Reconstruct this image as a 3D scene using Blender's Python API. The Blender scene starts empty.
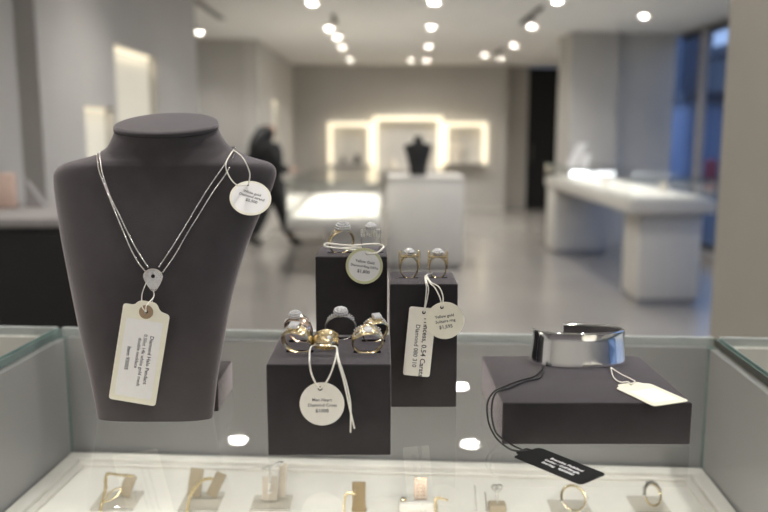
import bpy, bmesh, math, random
from mathutils import Vector, Matrix, Euler
from mathutils.bvhtree import BVHTree
random.seed(7)
PI = math.pi
S = bpy.context.scene
C = S.collection
DG = bpy.context.evaluated_depsgraph_get

# ------------------------------------------------------------------ camera
CAMZ, PITCH, FPX = 1.5, math.radians(8.8), 800.0
cam_d = bpy.data.cameras.new('camera'); cam = bpy.data.objects.new('camera', cam_d); C.objects.link(cam)
cam.location = (0, 0, CAMZ); cam.rotation_euler = (PI/2 - PITCH, 0, 0)
cam_d.sensor_width = 36; cam_d.lens = 36*FPX/768; cam_d.clip_start = .02; cam_d.clip_end = 400
cam_d.dof.use_dof = True; cam_d.dof.focus_distance = .715; cam_d.dof.aperture_fstop = 4.2
S.camera = cam
FWD = Vector((0, math.cos(PITCH), -math.sin(PITCH))); DOWN = Vector((0, -math.sin(PITCH), -math.cos(PITCH)))
def ray(px, py): return FWD + Vector((1, 0, 0))*((px-384)/FPX) + DOWN*((py-256)/FPX)
def U(px, py, y):                       # the point at distance y into the room seen at a pixel
    d = ray(px, py); t = y/d.y; return Vector((d.x*t, y, CAMZ + d.z*t))
def UZ(px, py, z):                      # the point on the level z seen at a pixel
    d = ray(px, py); t = (z-CAMZ)/d.z; return Vector((d.x*t, d.y*t, z))

# ------------------------------------------------------------------ materials
def new_mat(name):
    m = bpy.data.materials.new(name); m.use_nodes = True
    return m, m.node_tree, m.node_tree.nodes['Principled BSDF']
def mat(name, col, rough=.5, metal=0., var=.06, scale=40., bump=0., bscale=None, **kw):
    m, nt, b = new_mat(name); N, L = nt.nodes, nt.links
    tc = N.new('ShaderNodeTexCoord'); nz = N.new('ShaderNodeTexNoise'); nz.inputs['Scale'].default_value = scale
    nz.inputs['Detail'].default_value = 3
    L.new(tc.outputs['Object'], nz.inputs['Vector'])
    rp = N.new('ShaderNodeValToRGB')
    rp.color_ramp.elements[0].position = .3; rp.color_ramp.elements[1].position = .7
    rp.color_ramp.elements[0].color = tuple(c*(1-var) for c in col) + (1,)
    rp.color_ramp.elements[1].color = tuple(min(1, c*(1+var)) for c in col) + (1,)
    L.new(nz.outputs['Fac'], rp.inputs['Fac']); L.new(rp.outputs['Color'], b.inputs['Base Color'])
    b.inputs['Roughness'].default_value = rough; b.inputs['Metallic'].default_value = metal
    for k, v in kw.items(): b.inputs[k].default_value = v
    if bump:
        n2 = N.new('ShaderNodeTexNoise'); n2.inputs['Scale'].default_value = bscale or scale*6
        L.new(tc.outputs['Object'], n2.inputs['Vector'])
        bp = N.new('ShaderNodeBump'); bp.inputs['Strength'].default_value = bump; bp.inputs['Distance'].default_value = .0008
        L.new(n2.outputs['Fac'], bp.inputs['Height']); L.new(bp.outputs['Normal'], b.inputs['Normal'])
    return m
def emit(name, col, s):
    m, nt, b = new_mat(name)
    b.inputs['Base Color'].default_value = col + (1,)
    b.inputs['Emission Color'].default_value = col + (1,); b.inputs['Emission Strength'].default_value = s
    return m
def sheet_glass(name, tint, base=.04):     # thin pane: Schlick reflection over clear transmission
    m = bpy.data.materials.new(name); m.use_nodes = True; nt = m.node_tree; N, L = nt.nodes, nt.links; N.clear()
    out = N.new('ShaderNodeOutputMaterial'); mix = N.new('ShaderNodeMixShader')
    tr = N.new('ShaderNodeBsdfTransparent'); tr.inputs[0].default_value = tint + (1,)
    gl = N.new('ShaderNodeBsdfGlossy'); gl.inputs['Roughness'].default_value = .008
    lw = N.new('ShaderNodeLayerWeight'); lw.inputs['Blend'].default_value = .5
    ge = N.new('ShaderNodeNewGeometry')
    def mth(op, a, b):
        n = N.new('ShaderNodeMath'); n.operation = op
        for i, v in enumerate((a, b)):
            if isinstance(v, float): n.inputs[i].default_value = v
            else: L.new(v, n.inputs[i])
        return n.outputs[0]
    f = mth('ADD', mth('MULTIPLY', mth('POWER', lw.outputs['Facing'], 5.), 1.-base), base)
    f = mth('MULTIPLY', f, mth('SUBTRACT', 1., ge.outputs['Backfacing']))
    L.new(f, mix.inputs[0]); L.new(tr.outputs[0], mix.inputs[1]); L.new(gl.outputs[0], mix.inputs[2])
    L.new(mix.outputs[0], out.inputs[0]); return m
M = {}
M['wall'] = mat('wall_paint', (.50, .48, .45), .75, var=.02, scale=3)
M['wall_pale'] = mat('pale_wall_paint', (.57, .55, .515), .7, var=.02, scale=3)
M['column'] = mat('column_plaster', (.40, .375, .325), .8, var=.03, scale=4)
M['ceiling'] = mat('ceiling_paint', (.84, .825, .80), .8, var=.02, scale=2)
M['floor'] = mat('floor_stone', (.26, .245, .225), .2, var=.08, scale=1.2)
M['white'] = mat('white_lacquer', (.56, .54, .50), .45, var=.02, scale=5)
M['tray'] = mat('tray_leather', (.78, .75, .69), .55, var=.02, scale=60, bump=.15)
M['panel'] = mat('grey_panel', (.29, .286, .284), .35, var=.04, scale=9)
M['black'] = mat('black_lacquer', (.012, .012, .012), .4, var=.1)
M['void'] = mat('doorway_dark', (.006, .006, .007), .7, var=.1)
M['suede'] = mat('charcoal_suede', (.0165, .0140, .0152), .8, var=.12, scale=90, bump=.5, bscale=2200, **{'Sheen Weight': .60, 'Sheen Roughness': .42, 'Sheen Tint': (1, .90, .94, 1), 'Specular IOR Level': .25})
M['bust'] = mat('graphite_velvet', (.036, .0310, .0332), .85, var=.10, scale=60, bump=.5, bscale=2000, **{'Sheen Weight': .60, 'Sheen Roughness': .5, 'Sheen Tint': (1, .92, .95, 1), 'Specular IOR Level': .25})
M['gold'] = mat('yellow_gold', (.80, .67, .42), .20, 1., var=.10, scale=300, bump=.25, bscale=700)
M['rose'] = mat('rose_gold', (.86, .66, .52), .16, 1., var=.05, scale=300)
M['silver'] = mat('white_gold', (.80, .79, .76), .12, 1., var=.05, scale=300)
M['grey_gold'] = mat('white_gold_ring', (.60, .58, .54), .26, 1., var=.25, scale=500, bump=.3, bscale=900)
M['steel'] = mat('polished_silver', (.90, .90, .89), .10, 1., var=.02, scale=20)
M['diamond'] = mat('diamond', (.96, .95, .95), .07, .40, var=.25, scale=700)
M['onyx'] = mat('dark_stone', (.01, .01, .012), .08, 0.)
M['card'] = mat('ivory_card', (.78, .75, .62), .7, var=.02, scale=200)
M['green_card'] = mat('olive_cream_card', (.60, .60, .36), .7, var=.03, scale=200)
M['paper'] = mat('white_paper', (.80, .785, .765), .75, var=.015, scale=200)
M['grey_card'] = mat('warm_white_card', (.78, .75, .67), .7, var=.02, scale=200)
M['black_card'] = mat('black_card', (.009, .009, .009), .8, var=.1, scale=200, **{'Specular IOR Level': .2})
M['ink'] = mat('grey_ink', (.10, .095, .10), .8)
M['dark_ink'] = mat('dark_ink', (.05, .05, .055), .8)
M['white_ink'] = mat('white_ink', (.85, .85, .85), .8)
M['eyelet'] = mat('kraft_eyelet', (.30, .21, .13), .7, var=.1, scale=500)
M['cord'] = mat('white_cord', (.80, .77, .69), .7, var=.05, scale=900)
M['black_cord'] = mat('black_cord', (.012, .012, .012), .6)
M['taupe'] = mat('taupe_card', (.36, .30, .21), .7, var=.05, scale=90)
M['taupe_pale'] = mat('pale_taupe_card', (.52, .46, .38), .7, var=.05, scale=90)
M['brown'] = mat('brown_card', (.26, .19, .10), .6, var=.06, scale=90)
M['acrylic'] = sheet_glass('clear_acrylic', (.95, .94, .92), .06)
M['acrylic_edge'] = mat('acrylic_edge', (.42, .40, .36), .2)
M['glass'] = sheet_glass('showcase_glass', (.965, .975, .97))
M['wglass'] = sheet_glass('window_glass', (.90, .94, .97))
M['edge'] = mat('green_glass_edge', (.15, .23, .215), .15, var=.15, scale=30)
M['pale_edge'] = mat('pale_glass_edge', (.52, .56, .54), .2, var=.05, scale=30)  # pale tone paints in the light refracted along the rear glass edge
M['frame'] = mat('window_frame', (.035, .04, .05), .45)
M['mull'] = mat('mullion_paint', (.34, .32, .31), .6)
M['metal'] = mat('track_metal', (.10, .095, .09), .5)
M['lens'] = emit('lamp_lens', (1., .96, .91), 60)
M['led'] = emit('led_strip', (1., .90, .68), .46)
M['led_dim'] = emit('led_strip_dim', (1., .90, .70), .30)
M['backlit'] = emit('backlit_panel', (1., .93, .76), .20)
M['backlit'].node_tree.nodes['Principled BSDF'].inputs['Base Color'].default_value = (.5, .48, .42, 1)
M['reflected_glow'] = emit('reflection_glow', (.93, .97, 1.), 5.0)  # glow stands in for ceiling lights reflected in glass
M['skin'] = mat('skin', (.50, .32, .24), .6)
M['hair'] = mat('black_hair', (.008, .007, .007), .5, var=.3, scale=80)
M['coat'] = mat('black_coat', (.010, .010, .011), .85, var=.1)
M['trouser'] = mat('dark_trousers', (.013, .013, .015), .85, var=.1)
M['boot'] = mat('dark_boot', (.018, .014, .012), .6)
M['asphalt'] = mat('asphalt', (.10, .10, .11), .9)
M['facade'] = mat('dark_facade', (.035, .05, .075), .5, var=.25, scale=.6)
M['facade_blue'] = mat('blue_facade', (.05, .075, .12), .5, var=.2, scale=.6)
M['facade_pale'] = mat('pale_facade', (.30, .36, .50), .6, var=.1, scale=.6)
M['red'] = mat('red_paint', (.35, .02, .04), .35)
M['tyre'] = mat('tyre', (.015, .015, .015), .8)
M['pearl'] = mat('ivory_velvet', (.72, .66, .56), .8)
M['pink'] = mat('blush_velvet', (.70, .52, .43), .8)

# ------------------------------------------------------------------ mesh helpers
def link_mesh(name, me, m, parent=None, smooth=35, kind=None):
    o = bpy.data.objects.new(name, me); C.objects.link(o)
    if m is not None: me.materials.append(m)
    if smooth and len(me.polygons):
        me.polygons.foreach_set('use_smooth', [True]*len(me.polygons)); me.set_sharp_from_angle(angle=math.radians(smooth))
    if parent is not None: o.parent = parent
    if kind: o['kind'] = kind
    return o
def obj(name, bm, m, parent=None, smooth=35, shift=None, label=None):
    """one mesh object; vertices are given in world axes and moved into the (unrotated) parent's frame unless shift=False"""
    if parent is not None and shift is None:
        off = parent.location.copy(); p = parent.parent
        while p is not None: off += p.location; p = p.parent
        bmesh.ops.translate(bm, verts=bm.verts, vec=-off)
    bmesh.ops.recalc_face_normals(bm, faces=bm.faces)
    me = bpy.data.meshes.new(name); bm.to_mesh(me); bm.free()
    o = link_mesh(name, me, m, parent, smooth)
    if label: o['label'] = label
    return o
def tag(o, label, cat, group=None):
    o['label'] = label; o['category'] = cat
    if group: o['group'] = group
    return o
def thing(name, label, cat, loc=(0, 0, 0), rot=(0, 0, 0), group=None):
    o = bpy.data.objects.new(name, None); C.objects.link(o); o.empty_display_size = .02
    o.location = loc; o.rotation_euler = rot
    return tag(o, label, cat, group)
def single(name, bm, m, label, cat, group=None, base=None, smooth=35):
    if base is None:
        xs = [v.co for v in bm.verts]
        base = Vector((sum(v.x for v in xs)/len(xs), sum(v.y for v in xs)/len(xs), min(v.z for v in xs)))
    bmesh.ops.translate(bm, verts=bm.verts, vec=-Vector(base))
    o = obj(name, bm, m, smooth=smooth); o.location = base
    return tag(o, label, cat, group)
def struct(name, bm, m, smooth=35):
    o = obj(name, bm, m, smooth=smooth); o['kind'] = 'structure'; return o
def B(): return bmesh.new()
def box(bm, x0, x1, y0, y1, z0, z1, bev=0., seg=2, mtx=None):
    t = bmesh.new(); bmesh.ops.create_cube(t, size=1)
    for v in t.verts:
        v.co = Vector((x0 + (v.co.x+.5)*(x1-x0), y0 + (v.co.y+.5)*(y1-y0), z0 + (v.co.z+.5)*(z1-z0)))
    if bev: bmesh.ops.bevel(t, geom=list(t.edges), offset=bev, segments=seg, profile=.5, affect='EDGES')
    if mtx is not None: bmesh.ops.transform(t, matrix=mtx, verts=t.verts)
    merge(bm, t); return bm
def merge(bm, t):
    me = bpy.data.meshes.new('tmp'); t.to_mesh(me); t.free(); bm.from_mesh(me); bpy.data.meshes.remove(me)
def bx(*a, **k): return box(B(), *a, **k)
def catmull(p, n=8, closed=False):
    p = [Vector(q) for q in p]; out = []; m = len(p)
    rng = range(m) if closed else range(m-1)
    for i in rng:
        if closed: a, b, c, d = p[(i-1) % m], p[i], p[(i+1) % m], p[(i+2) % m]
        else: a, b, c, d = p[max(i-1, 0)], p[i], p[i+1], p[min(i+2, m-1)]
        for k in range(n):
            t = k/n
            out.append(.5*((2*b) + (c-a)*t + (2*a-5*b+4*c-d)*t*t + (3*b-a-3*c+d)*t**3))
    if not closed: out.append(p[-1])
    return out
def tube(bm, pts, r, seg=8, closed=False):
    pts = [Vector(p) for p in pts]; n = len(pts); rings = []; up = None
    rf = r if callable(r) else (lambda t: r)
    for i, p in enumerate(pts):
        if closed: d = pts[(i+1) % n] - pts[(i-1) % n]
        else: d = pts[min(i+1, n-1)] - pts[max(i-1, 0)]
        d.normalize()
        if up is None: up = d.orthogonal().normalized()
        else:
            up = up - d*up.dot(d)
            up = up.normalized() if up.length > 1e-9 else d.orthogonal().normalized()
        w = d.cross(up); rr = rf(i/max(1, n-1))
        rings.append([bm.verts.new(p + (up*math.cos(2*PI*k/seg) + w*math.sin(2*PI*k/seg))*rr) for k in range(seg)])
    for i in range(n if closed else n-1):
        a, b = rings[i], rings[(i+1) % n]
        for k in range(seg): bm.faces.new((a[k], a[(k+1) % seg], b[(k+1) % seg], b[k]))
    if not closed: bm.faces.new(rings[0][::-1]); bm.faces.new(rings[-1])
    return bm
def lathe(bm, prof, seg=32, mtx=None):
    rows = []
    for r, z in prof:
        rows.append([bm.verts.new((r*math.cos(2*PI*k/seg), r*math.sin(2*PI*k/seg), z)) for k in range(seg)] if r > 1e-7 else [bm.verts.new((0, 0, z))])
    for a, b in zip(rows, rows[1:]):
        for k in range(seg):
            q = [a[k % len(a)], a[(k+1) % len(a)], b[(k+1) % len(b)], b[k % len(b)]]
            u = []; [u.append(v) for v in q if v not in u]
            if len(u) > 2: bm.faces.new(u)
    for row in (rows[0], rows[-1]):
        if len(row) > 2: bm.faces.new(row)
    if mtx is not None: bmesh.ops.transform(bm, matrix=mtx, verts=[v for r in rows for v in r])
    return bm
def prism(bm, poly, z0, z1, mtx=None, bev=0.):
    t = bmesh.new()
    a = [t.verts.new((x, y, z0)) for x, y in poly]; b = [t.verts.new((x, y, z1)) for x, y in poly]; n = len(poly)
    t.faces.new(a[::-1]); t.faces.new(b)
    for i in range(n): t.faces.new((a[i], a[(i+1) % n], b[(i+1) % n], b[i]))
    if bev: bmesh.ops.bevel(t, geom=list(t.edges), offset=bev, segments=2, profile=.5, affect='EDGES')
    if mtx is not None: bmesh.ops.transform(t, matrix=mtx, verts=t.verts)
    merge(bm, t); return bm
def ball(bm, p, r, sub=1, sc=(1, 1, 1)):
    bmesh.ops.create_icosphere(bm, subdivisions=sub, radius=r, matrix=Matrix.Translation(p) @ Matrix.Diagonal((*sc, 1))); return bm
def loft(bm, loops, cap=True):
    rows = [[bm.verts.new(p) for p in lp] for lp in loops]; n = len(rows[0])
    for a, b in zip(rows, rows[1:]):
        for k in range(n): bm.faces.new((a[k], a[(k+1) % n], b[(k+1) % n], b[k]))
    if cap: bm.faces.new(rows[0][::-1]); bm.faces.new(rows[-1])
    return bm
def baked(o):
    me = bpy.data.meshes.new_from_object(o.evaluated_get(DG())); return me
def boolean_cut(bm, cuts):
    me = bpy.data.meshes.new('a'); bm.to_mesh(me); bm.free(); a = bpy.data.objects.new('a', me); C.objects.link(a)
    cb = B()
    for c in cuts: box(cb, *c)
    bmesh.ops.recalc_face_normals(cb, faces=cb.faces)
    mc = bpy.data.meshes.new('c'); cb.to_mesh(mc); cb.free(); c = bpy.data.objects.new('c', mc); C.objects.link(c)
    md = a.modifiers.new('b', 'BOOLEAN'); md.operation = 'DIFFERENCE'; md.object = c; md.solver = 'EXACT'
    r = baked(a); out = B(); out.from_mesh(r)
    bpy.data.objects.remove(a); bpy.data.objects.remove(c); bpy.data.meshes.remove(r)
    return out
def text_mesh(body, size, align='CENTER'):
    cu = bpy.data.curves.new('t', 'FONT'); cu.body = body; cu.size = size; cu.align_x = align; cu.align_y = 'CENTER'
    cu.resolution_u = 2; cu.offset = size*.018; cu.extrude = .00004
    o = bpy.data.objects.new('t', cu); C.objects.link(o); me = baked(o)
    bpy.data.objects.remove(o); bpy.data.curves.remove(cu); return me

# ------------------------------------------------------------------ room shell
CEIL, DB, XL = 2.75, 15.4, -1.62
XR = 3.75
def slab(name, m, *a): return struct(name, bx(*a), m)
slab('floor', M['floor'], -3.9, XR+.2, -2.7, DB+1.2, -.1, 0)
slab('ceiling', M['ceiling'], -3.9, XR+.2, -2.7, DB+1.2, CEIL, CEIL+.1)
slab('wall_front', M['wall_pale'], -3.9, XR+.2, -2.7, -2.5, 0, CEIL)
# left wall: near part, groove, part with two lit niches, recess, far part
n1 = (4.40, 4.88, 1.30, 1.645); n2 = (4.94, 5.84, 1.20, 2.03); n3 = (12.5, 13.2, 1.02, 2.0)
def wall_with_holes(name, m, x_face, t, y0, y1, holes):
    bm = B(); ys = y0
    for (a, b, z0, z1) in holes:
        box(bm, x_face-t, x_face, ys, a, 0, CEIL); box(bm, x_face-t, x_face, a, b, 0, z0); box(bm, x_face-t, x_face, a, b, z1, CEIL); ys = b
    box(bm, x_face-t, x_face, ys, y1, 0, CEIL)
    return struct(name, bm, m)
slab('wall_near_left', M['wall_pale'], XL-.2, XL, -2.5, 3.61, 0, CEIL)
slab('wall_groove_left', M['wall'], XL-.25, XL-.18, 3.61, 3.84, 0, CEIL)
wall_with_holes('wall_left', M['wall_pale'], XL, .2, 3.84, 7.1, [n1, n2])
slab('wall_recess_side', M['wall'], -3.8, -3.6, 6.9, 11.3, 0, CEIL)
slab('wall_recess_front', M['wall'], -3.6, XL-.2, 6.9, 7.1, 0, CEIL)
slab('wall_recess_back', M['wall'], -3.8, -1.91, 11.2, 11.4, 0, CEIL)
wall_with_holes('wall_far_left', M['wall_pale'], -1.71, .2, 11.2, DB, [n3])
pB = U(507, 130, DB).x; pJ = U(527, 130, DB+.5).x
slab('wall_back', M['wall'], -1.91, pB, DB, DB+.2, 0, CEIL)
slab('wall_back_jamb', M['wall'], pB, pJ, DB+.45, DB+.6, 0, CEIL)
slab('wall_back_return', M['wall'], pB-.2, pB, DB+.2, DB+.6, 0, CEIL)
dr = bx(pJ, 3.45, DB+.45, DB+.52, 0, CEIL-.02); o = struct('doorway_sheet', dr, M['void'])  # black sheet stands in for the dark inside the doorway
obj('door_handle', bx(pJ+.08, pJ+.10, DB+.40, DB+.45, .95, 1.25), M['metal'], o, shift=False)
slab('wall_right_column', M['wall'], U(569, 130, 10.4).x, U(617, 130, 10.4).x, 10.4, 11.15, 0, CEIL)
slab('wall_right_end', M['wall_pale'], U(616, 130, 10.55).x, XR, 10.55, 11.0, 0, CEIL)
slab('wall_back_side', M['wall'], 3.45, 3.6, 11.0, DB+.6, 0, CEIL)
# near right column
xc = U(722, 132, 2.6).x
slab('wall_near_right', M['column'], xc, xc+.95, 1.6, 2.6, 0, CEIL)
# right wall of tall windows
slab('wall_right_sill', M['mull'], XR, XR+.2, -2.5, 10.55, 0, .12)
slab('wall_right_head', M['mull'], XR, XR+.2, -2.5, 10.55, CEIL-.03, CEIL)
wy = [10.5, 9.78, 8.0, 6.2, 4.4, 2.6, .8, -1.0, -2.5]
for i in range(8):
    y1, y0 = wy[i], wy[i+1]; w = .2 if i else .32
    f = struct('window_%d' % (i+1), box(box(bx(XR+.04, XR+.10, y0-.03, y0+.04, .12, CEIL-.03), XR+.05, XR+.12, y0, y1, .12, .2), XR+.05, XR+.12, y0, y1, CEIL-.1, CEIL-.03), M['frame'])
    obj('window_pane', bx(XR+.07, XR+.08, y0+.07, y1-.03, .2, CEIL-.1), M['wglass'], f, shift=False)
slab('trim_1', M['mull'], XR-.01, XR+.05, 9.60, 9.74, 0, CEIL)
slab('baseboard_back', M['wall_pale'], -1.71, pB, DB-.015, DB, 0, .08)

# ------------------------------------------------------------------ lit niches in the left wall
def wall_niche(n, xf, mled, lab, grp=None):
    a, b, z0, z1 = n
    t = thing('lit_niche', lab, 'niche', (xf-.1, (a+b)/2, z0))
    obj('back_panel', bx(xf-.075, xf-.06, a, b, z0, z1), M['backlit'], t)
    obj('light_strip', bx(xf-.058, xf-.046, a+.02, b-.02, z1-.03, z1-.002), mled, t)
    obj('glass_shelf', bx(xf-.059, xf-.005, a+.01, b-.01, z0+.002, z0+.012), M['pale_edge'], t)
    la = bpy.data.lights.new('niche_lamp', 'AREA'); la.shape = 'RECTANGLE'; la.size = .04; la.size_y = (b-a)*.95
    la.energy = .16 if mled is M['led'] else .06; la.color = (1, .86, .6)
    lo = bpy.data.objects.new('niche_lamp', la); C.objects.link(lo); lo.parent = t; lo.location = (.07, 0, z1-z0-.035)
    return t
wall_niche(n1, XL, M['led_dim'], 'small dim lit niche low in the left wall behind the necklace bust')
wall_niche(n2, XL, M['led'], 'tall bright lit niche in the left wall above the bust shoulder')
wall_niche(n3, -1.71, M['led'], 'narrow lit slot in the far left wall above the walking person')

# ------------------------------------------------------------------ lamps
def spot(p, label, power=28, group='ceiling spotlights', track=False):
    x, y = p
    t = thing('ceiling_spotlight', label, 'ceiling light', (x, y, CEIL), group=group)
    bm = B(); lathe(bm, [(.058, -.001), (.062, -.02), (.050, -.024), (.046, -.006)], 24, Matrix.Translation((x, y, CEIL)))
    obj('trim_ring', bm, M['white'], t)
    bm = B(); lathe(bm, [(.046, -.008), (.046, -.014), (0, -.016)], 24, Matrix.Translation((x, y, CEIL)))
    obj('lens', bm, M['lens'], t)
    la = bpy.data.lights.new('lamp', 'SPOT'); la.energy = power*1.15; la.color = (1, .97, .93)
    la.spot_size = math.radians(125); la.spot_blend = .9; la.shadow_soft_size = .045
    lo = bpy.data.objects.new('lamp', la); C.objects.link(lo); lo.parent = t; lo.location = (0, 0, -.03)
def ceil_at(px, py): p = UZ(px, py, CEIL-.015); return (p.x, p.y)
rows = {
 'left row': [(312, 3), (329, 28), (337, 37), (342, 47), (350, 59)],
 'middle row': [(434, 2), (431, 27), (429, 46), (426, 60)],
 'right row': [(557, 1), (532, 26), (514, 45), (500, 59)]}
order = ['nearest', 'second', 'third', 'fourth', 'fifth']
for rn, ps in rows.items():
    for i, p in enumerate(ps):
        nm = 'farthest' if i == len(ps)-1 else order[i]
        spot(ceil_at(*p), 'round recessed spotlight, %s of the %s of lights across the ceiling' % (nm, rn))
spot(ceil_at(411, 60), 'round recessed spotlight just left of the farthest light of the middle row')
spot(ceil_at(485, 55), 'round recessed spotlight between the middle and right rows of lights')
spot(ceil_at(644, 16), 'single round spotlight in front of the tall windows on the right')
spot((-2.3, 10.3), 'single round spotlight at the corner where the left wall ends')
def refl(px, py):                         # where a lamp mirrored in the counter glass really hangs
    d = ray(px, py); zg = 1.24; t = (zg-CAMZ)/d.z; t2 = (CEIL-zg)/(-d.z); return (d.x*(t+t2), d.y*(t+t2))
for p, w in [((238, 443), 'beside the necklace bust'), ((461, 389), 'beside the middle ring block'), ((470, 447), 'in front of the flat bracelet block'), ((741, 450), 'at the right end of the counter')]:
    spot(refl(*p), 'spotlight seen mirrored in the counter glass ' + w)
for x in (-.75, 0.05, .85):  # unseen lamps added to light the tops on the counter
    spot((x, .98), 'added spotlight above the front counter, out of view', 11)
for x in (-.9, .05, 1.0):  # unseen lamps added to light the display pieces from behind
    spot((x, 2.4), 'added spotlight in the aisle behind the front counter, out of view', 15)
for x in (-.75, .75):  # unseen lamps added as front fill for bust, blocks and tags
    spot((x, -.75), 'added fill spotlight behind the camera, out of view', 40)
for x, y in ((-.6, -2.0), (.9, -2.0), (2.6, 3.5), (2.6, .5), (2.9, 12.5), (-2.7, 9.0), (.9, 7.0), (-.6, 6.2), (1.6, 5.6)):  # unseen lamps; the rearmost pair is added to brighten the front wall
    spot((x, y), 'unseen spotlight lighting the rest of the room', 22)
def ctrack(x, y0, y1, lab):
    t = thing('ceiling_track', lab, 'light track', (x, (y0+y1)/2, CEIL))
    obj('rail', bx(x-.02, x+.02, y0, y1, CEIL-.03, CEIL), M['metal'], t)
    bm = B(); lathe(bm, [(.03, -.06), (.035, -.055), (.035, -.03), (.02, -.03)], 20, Matrix.Translation((x, (y0+y1)/2, CEIL)))
    obj('lamp_head', bm, M['metal'], t)
p0, p1 = UZ(539, 6, CEIL), UZ(524, 22, CEIL)
ctrack((p0.x+p1.x)/2, p0.y, p1.y, 'dark track fixture on the ceiling beside the right row of lights')
p0 = UZ(335, 18, CEIL); ctrack(p0.x, p0.y-.3, p0.y+.3, 'dark track fixture on the ceiling beside the left row of lights')
p0 = UZ(499, 51, CEIL); ctrack(p0.x, p0.y-.4, p0.y+.4, 'dark track fixture far off, between the last lights of the right row')
v = thing('ceiling_vent', 'dark slot vent in the ceiling where the left wall ends', 'vent', (-1.80, 8.4, CEIL))
obj('vent_frame', bx(-1.84, -1.76, 7.8, 9.2, CEIL-.012, CEIL), M['mull'], v)
obj('slot', bx(-1.82, -1.78, 7.85, 9.15, CEIL-.016, CEIL-.012), M['metal'], v)

# ------------------------------------------------------------------ back wall shadow boxes
def shadow_box(px0, px1, py0, py1, lab):
    a = U(px0, py1, DB-.2); b = U(px1, py0, DB-.2); y0, y1 = DB-.20, DB-.002; w = .078
    t = thing('lit_display_box', lab, 'display box', ((a.x+b.x)/2, DB-.1, a.z), group=None)
    bm = B()
    for q in ((a.x, b.x, y0, y1, b.z-w, b.z), (a.x, a.x+w, y0, y1, a.z, b.z-w), (b.x-w, b.x, y0, y1, a.z, b.z-w)): box(bm, *q)
    obj('glowing_frame', bm, M['led'], t)
    obj('base_shelf', bx(a.x+w, b.x-w, y0, y1, a.z, a.z+.03), M['white'], t)
    obj('back_panel', bx(a.x+w, b.x-w, y1-.02, y1, a.z+.03, b.z-w), M['wall_pale'], t)
    return a, b
aL, bL = shadow_box(328, 372, 122, 165, 'left and smaller glowing display box on the back wall')
aC, bC = shadow_box(373, 442.5, 116, 171, 'large central glowing display box on the back wall')
aR, bR = shadow_box(443.5, 488, 122, 164, 'right and smaller glowing display box on the back wall')
def mini_bust(x, y, z, h, m, lab):
    t = thing('display_bust', lab, 'display bust', (x, y, z))
    lp = []
    for f, w, dth in ((0, .27, .10), (.3, .32, .14), (.6, .42, .16), (.74, .47, .16), (.785, .46, .15), (.81, .40, .15), (.835, .26, .15), (.86, .17, .14), (.92, .14, .14), (1, .145, .14)):
        lp.append([Vector((x + h*w*.78*math.cos(2*PI*k/20), y + h*dth*.6*math.sin(2*PI*k/20), z + h*f)) for k in range(20)])
    obj('torso', loft(B(), lp), m, t)
    bm = B(); lathe(bm, [(h*.15, 0), (h*.15, h*.02), (h*.12, h*.03)], 20, Matrix.Translation((x, y, z+h)))
    obj('neck_cap', bm, m, t)
def pebble_stand(x, y, z, r, m, lab, name='ring_cone'):
    bm = B(); lathe(bm, [(r*.8, 0), (r*.85, r*.1), (r*.5, r*1.0), (r*.28, r*1.9), (0, r*2.1)], 16, Matrix.Translation((x, y, z)))
    single(name, bm, m, lab, 'ring stand')
ys = DB-.11
pebble_stand(U(343, 150, ys).x, ys, aL.z+.03, .06, M['black'], 'small dark ring cone at the left inside the left glowing wall box')
pebble_stand(U(357, 150, ys).x, ys, aL.z+.03, .085, M['black'], 'larger dark ring cone at the right inside the left glowing wall box')
mini_bust(U(456, 150, ys).x, ys, aR.z+.03, .42, M['pearl'], 'pale bust inside the right glowing wall box')
pebble_stand(U(394, 150, ys).x, ys, aC.z+.03, .10, M['pearl'], 'pale ring cone inside the central glowing wall box')

# ------------------------------------------------------------------ display counters far off
def case_lamp(par, x, y, z, sx, sy, e):
    la = bpy.data.lights.new('case_lamp', 'AREA'); la.shape = 'RECTANGLE'; la.size = sx; la.size_y = sy; la.energy = e; la.color = (1, .95, .87)
    lo = bpy.data.objects.new('case_lamp', la); C.objects.link(lo); lo.parent = par; lo.location = Vector((x, y, z)) - par.location
def counter(lab, x0, x1, y0, y1, z_slab0, z_slab1, z_glass, peds, lamp, parlab='display_counter'):
    t = thing(parlab, lab, 'display counter', ((x0+x1)/2, (y0+y1)/2, 0))
    for (a, b, c, d) in peds:
        p = obj('pedestal', bx(a, b, c, d, .06, z_slab0, bev=.012), M['white'], t)
        obj('toe_kick', bx(a+.03, b-.03, c+.03, d-.03, 0, .06), M['panel'], p)
    obj('case_floor', bx(x0, x1, y0, y1, z_slab0, z_slab1, bev=.01), M['white'], t)
    obj('display_bed', bx(x0+.04, x1-.04, y0+.04, y1-.04, z_slab1, z_slab1+.02), M['tray'], t)
    g = .012
    for q in ((x0, x1, y0, y0+g), (x0, x1, y1-g, y1), (x0, x0+g, y0+g, y1-g), (x1-g, x1, y0+g, y1-g)):
        obj('glass_side', bx(*q, z_slab1, z_glass), M['glass'], t)
    obj('glass_top', bx(x0, x1, y0, y1, z_glass, z_glass+.012), M['glass'], t)
    bm = B()
    for q in ((x0-.003, x1+.003, y0-.004, y0), (x0-.003, x1+.003, y1, y1+.004), (x0-.004, x0, y0, y1), (x1, x1+.004, y0, y1)): box(bm, *q, z_glass+.001, z_glass+.011)
    obj('glass_edge', bm, M['edge'], t)
    case_lamp(t, (x0+x1)/2, (y0+y1)/2, z_glass-.01, (x1-x0)*.7, (y1-y0)*.9, lamp)
    return t
counter('long white display counter with glass top along the tall windows', 2.07, 2.80, 6.72, 10.3, .82, .93, 1.09,
        [(2.20, 2.74, 6.84, 7.3), (2.08, 2.74, 9.75, 10.22)], 2.0)
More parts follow.
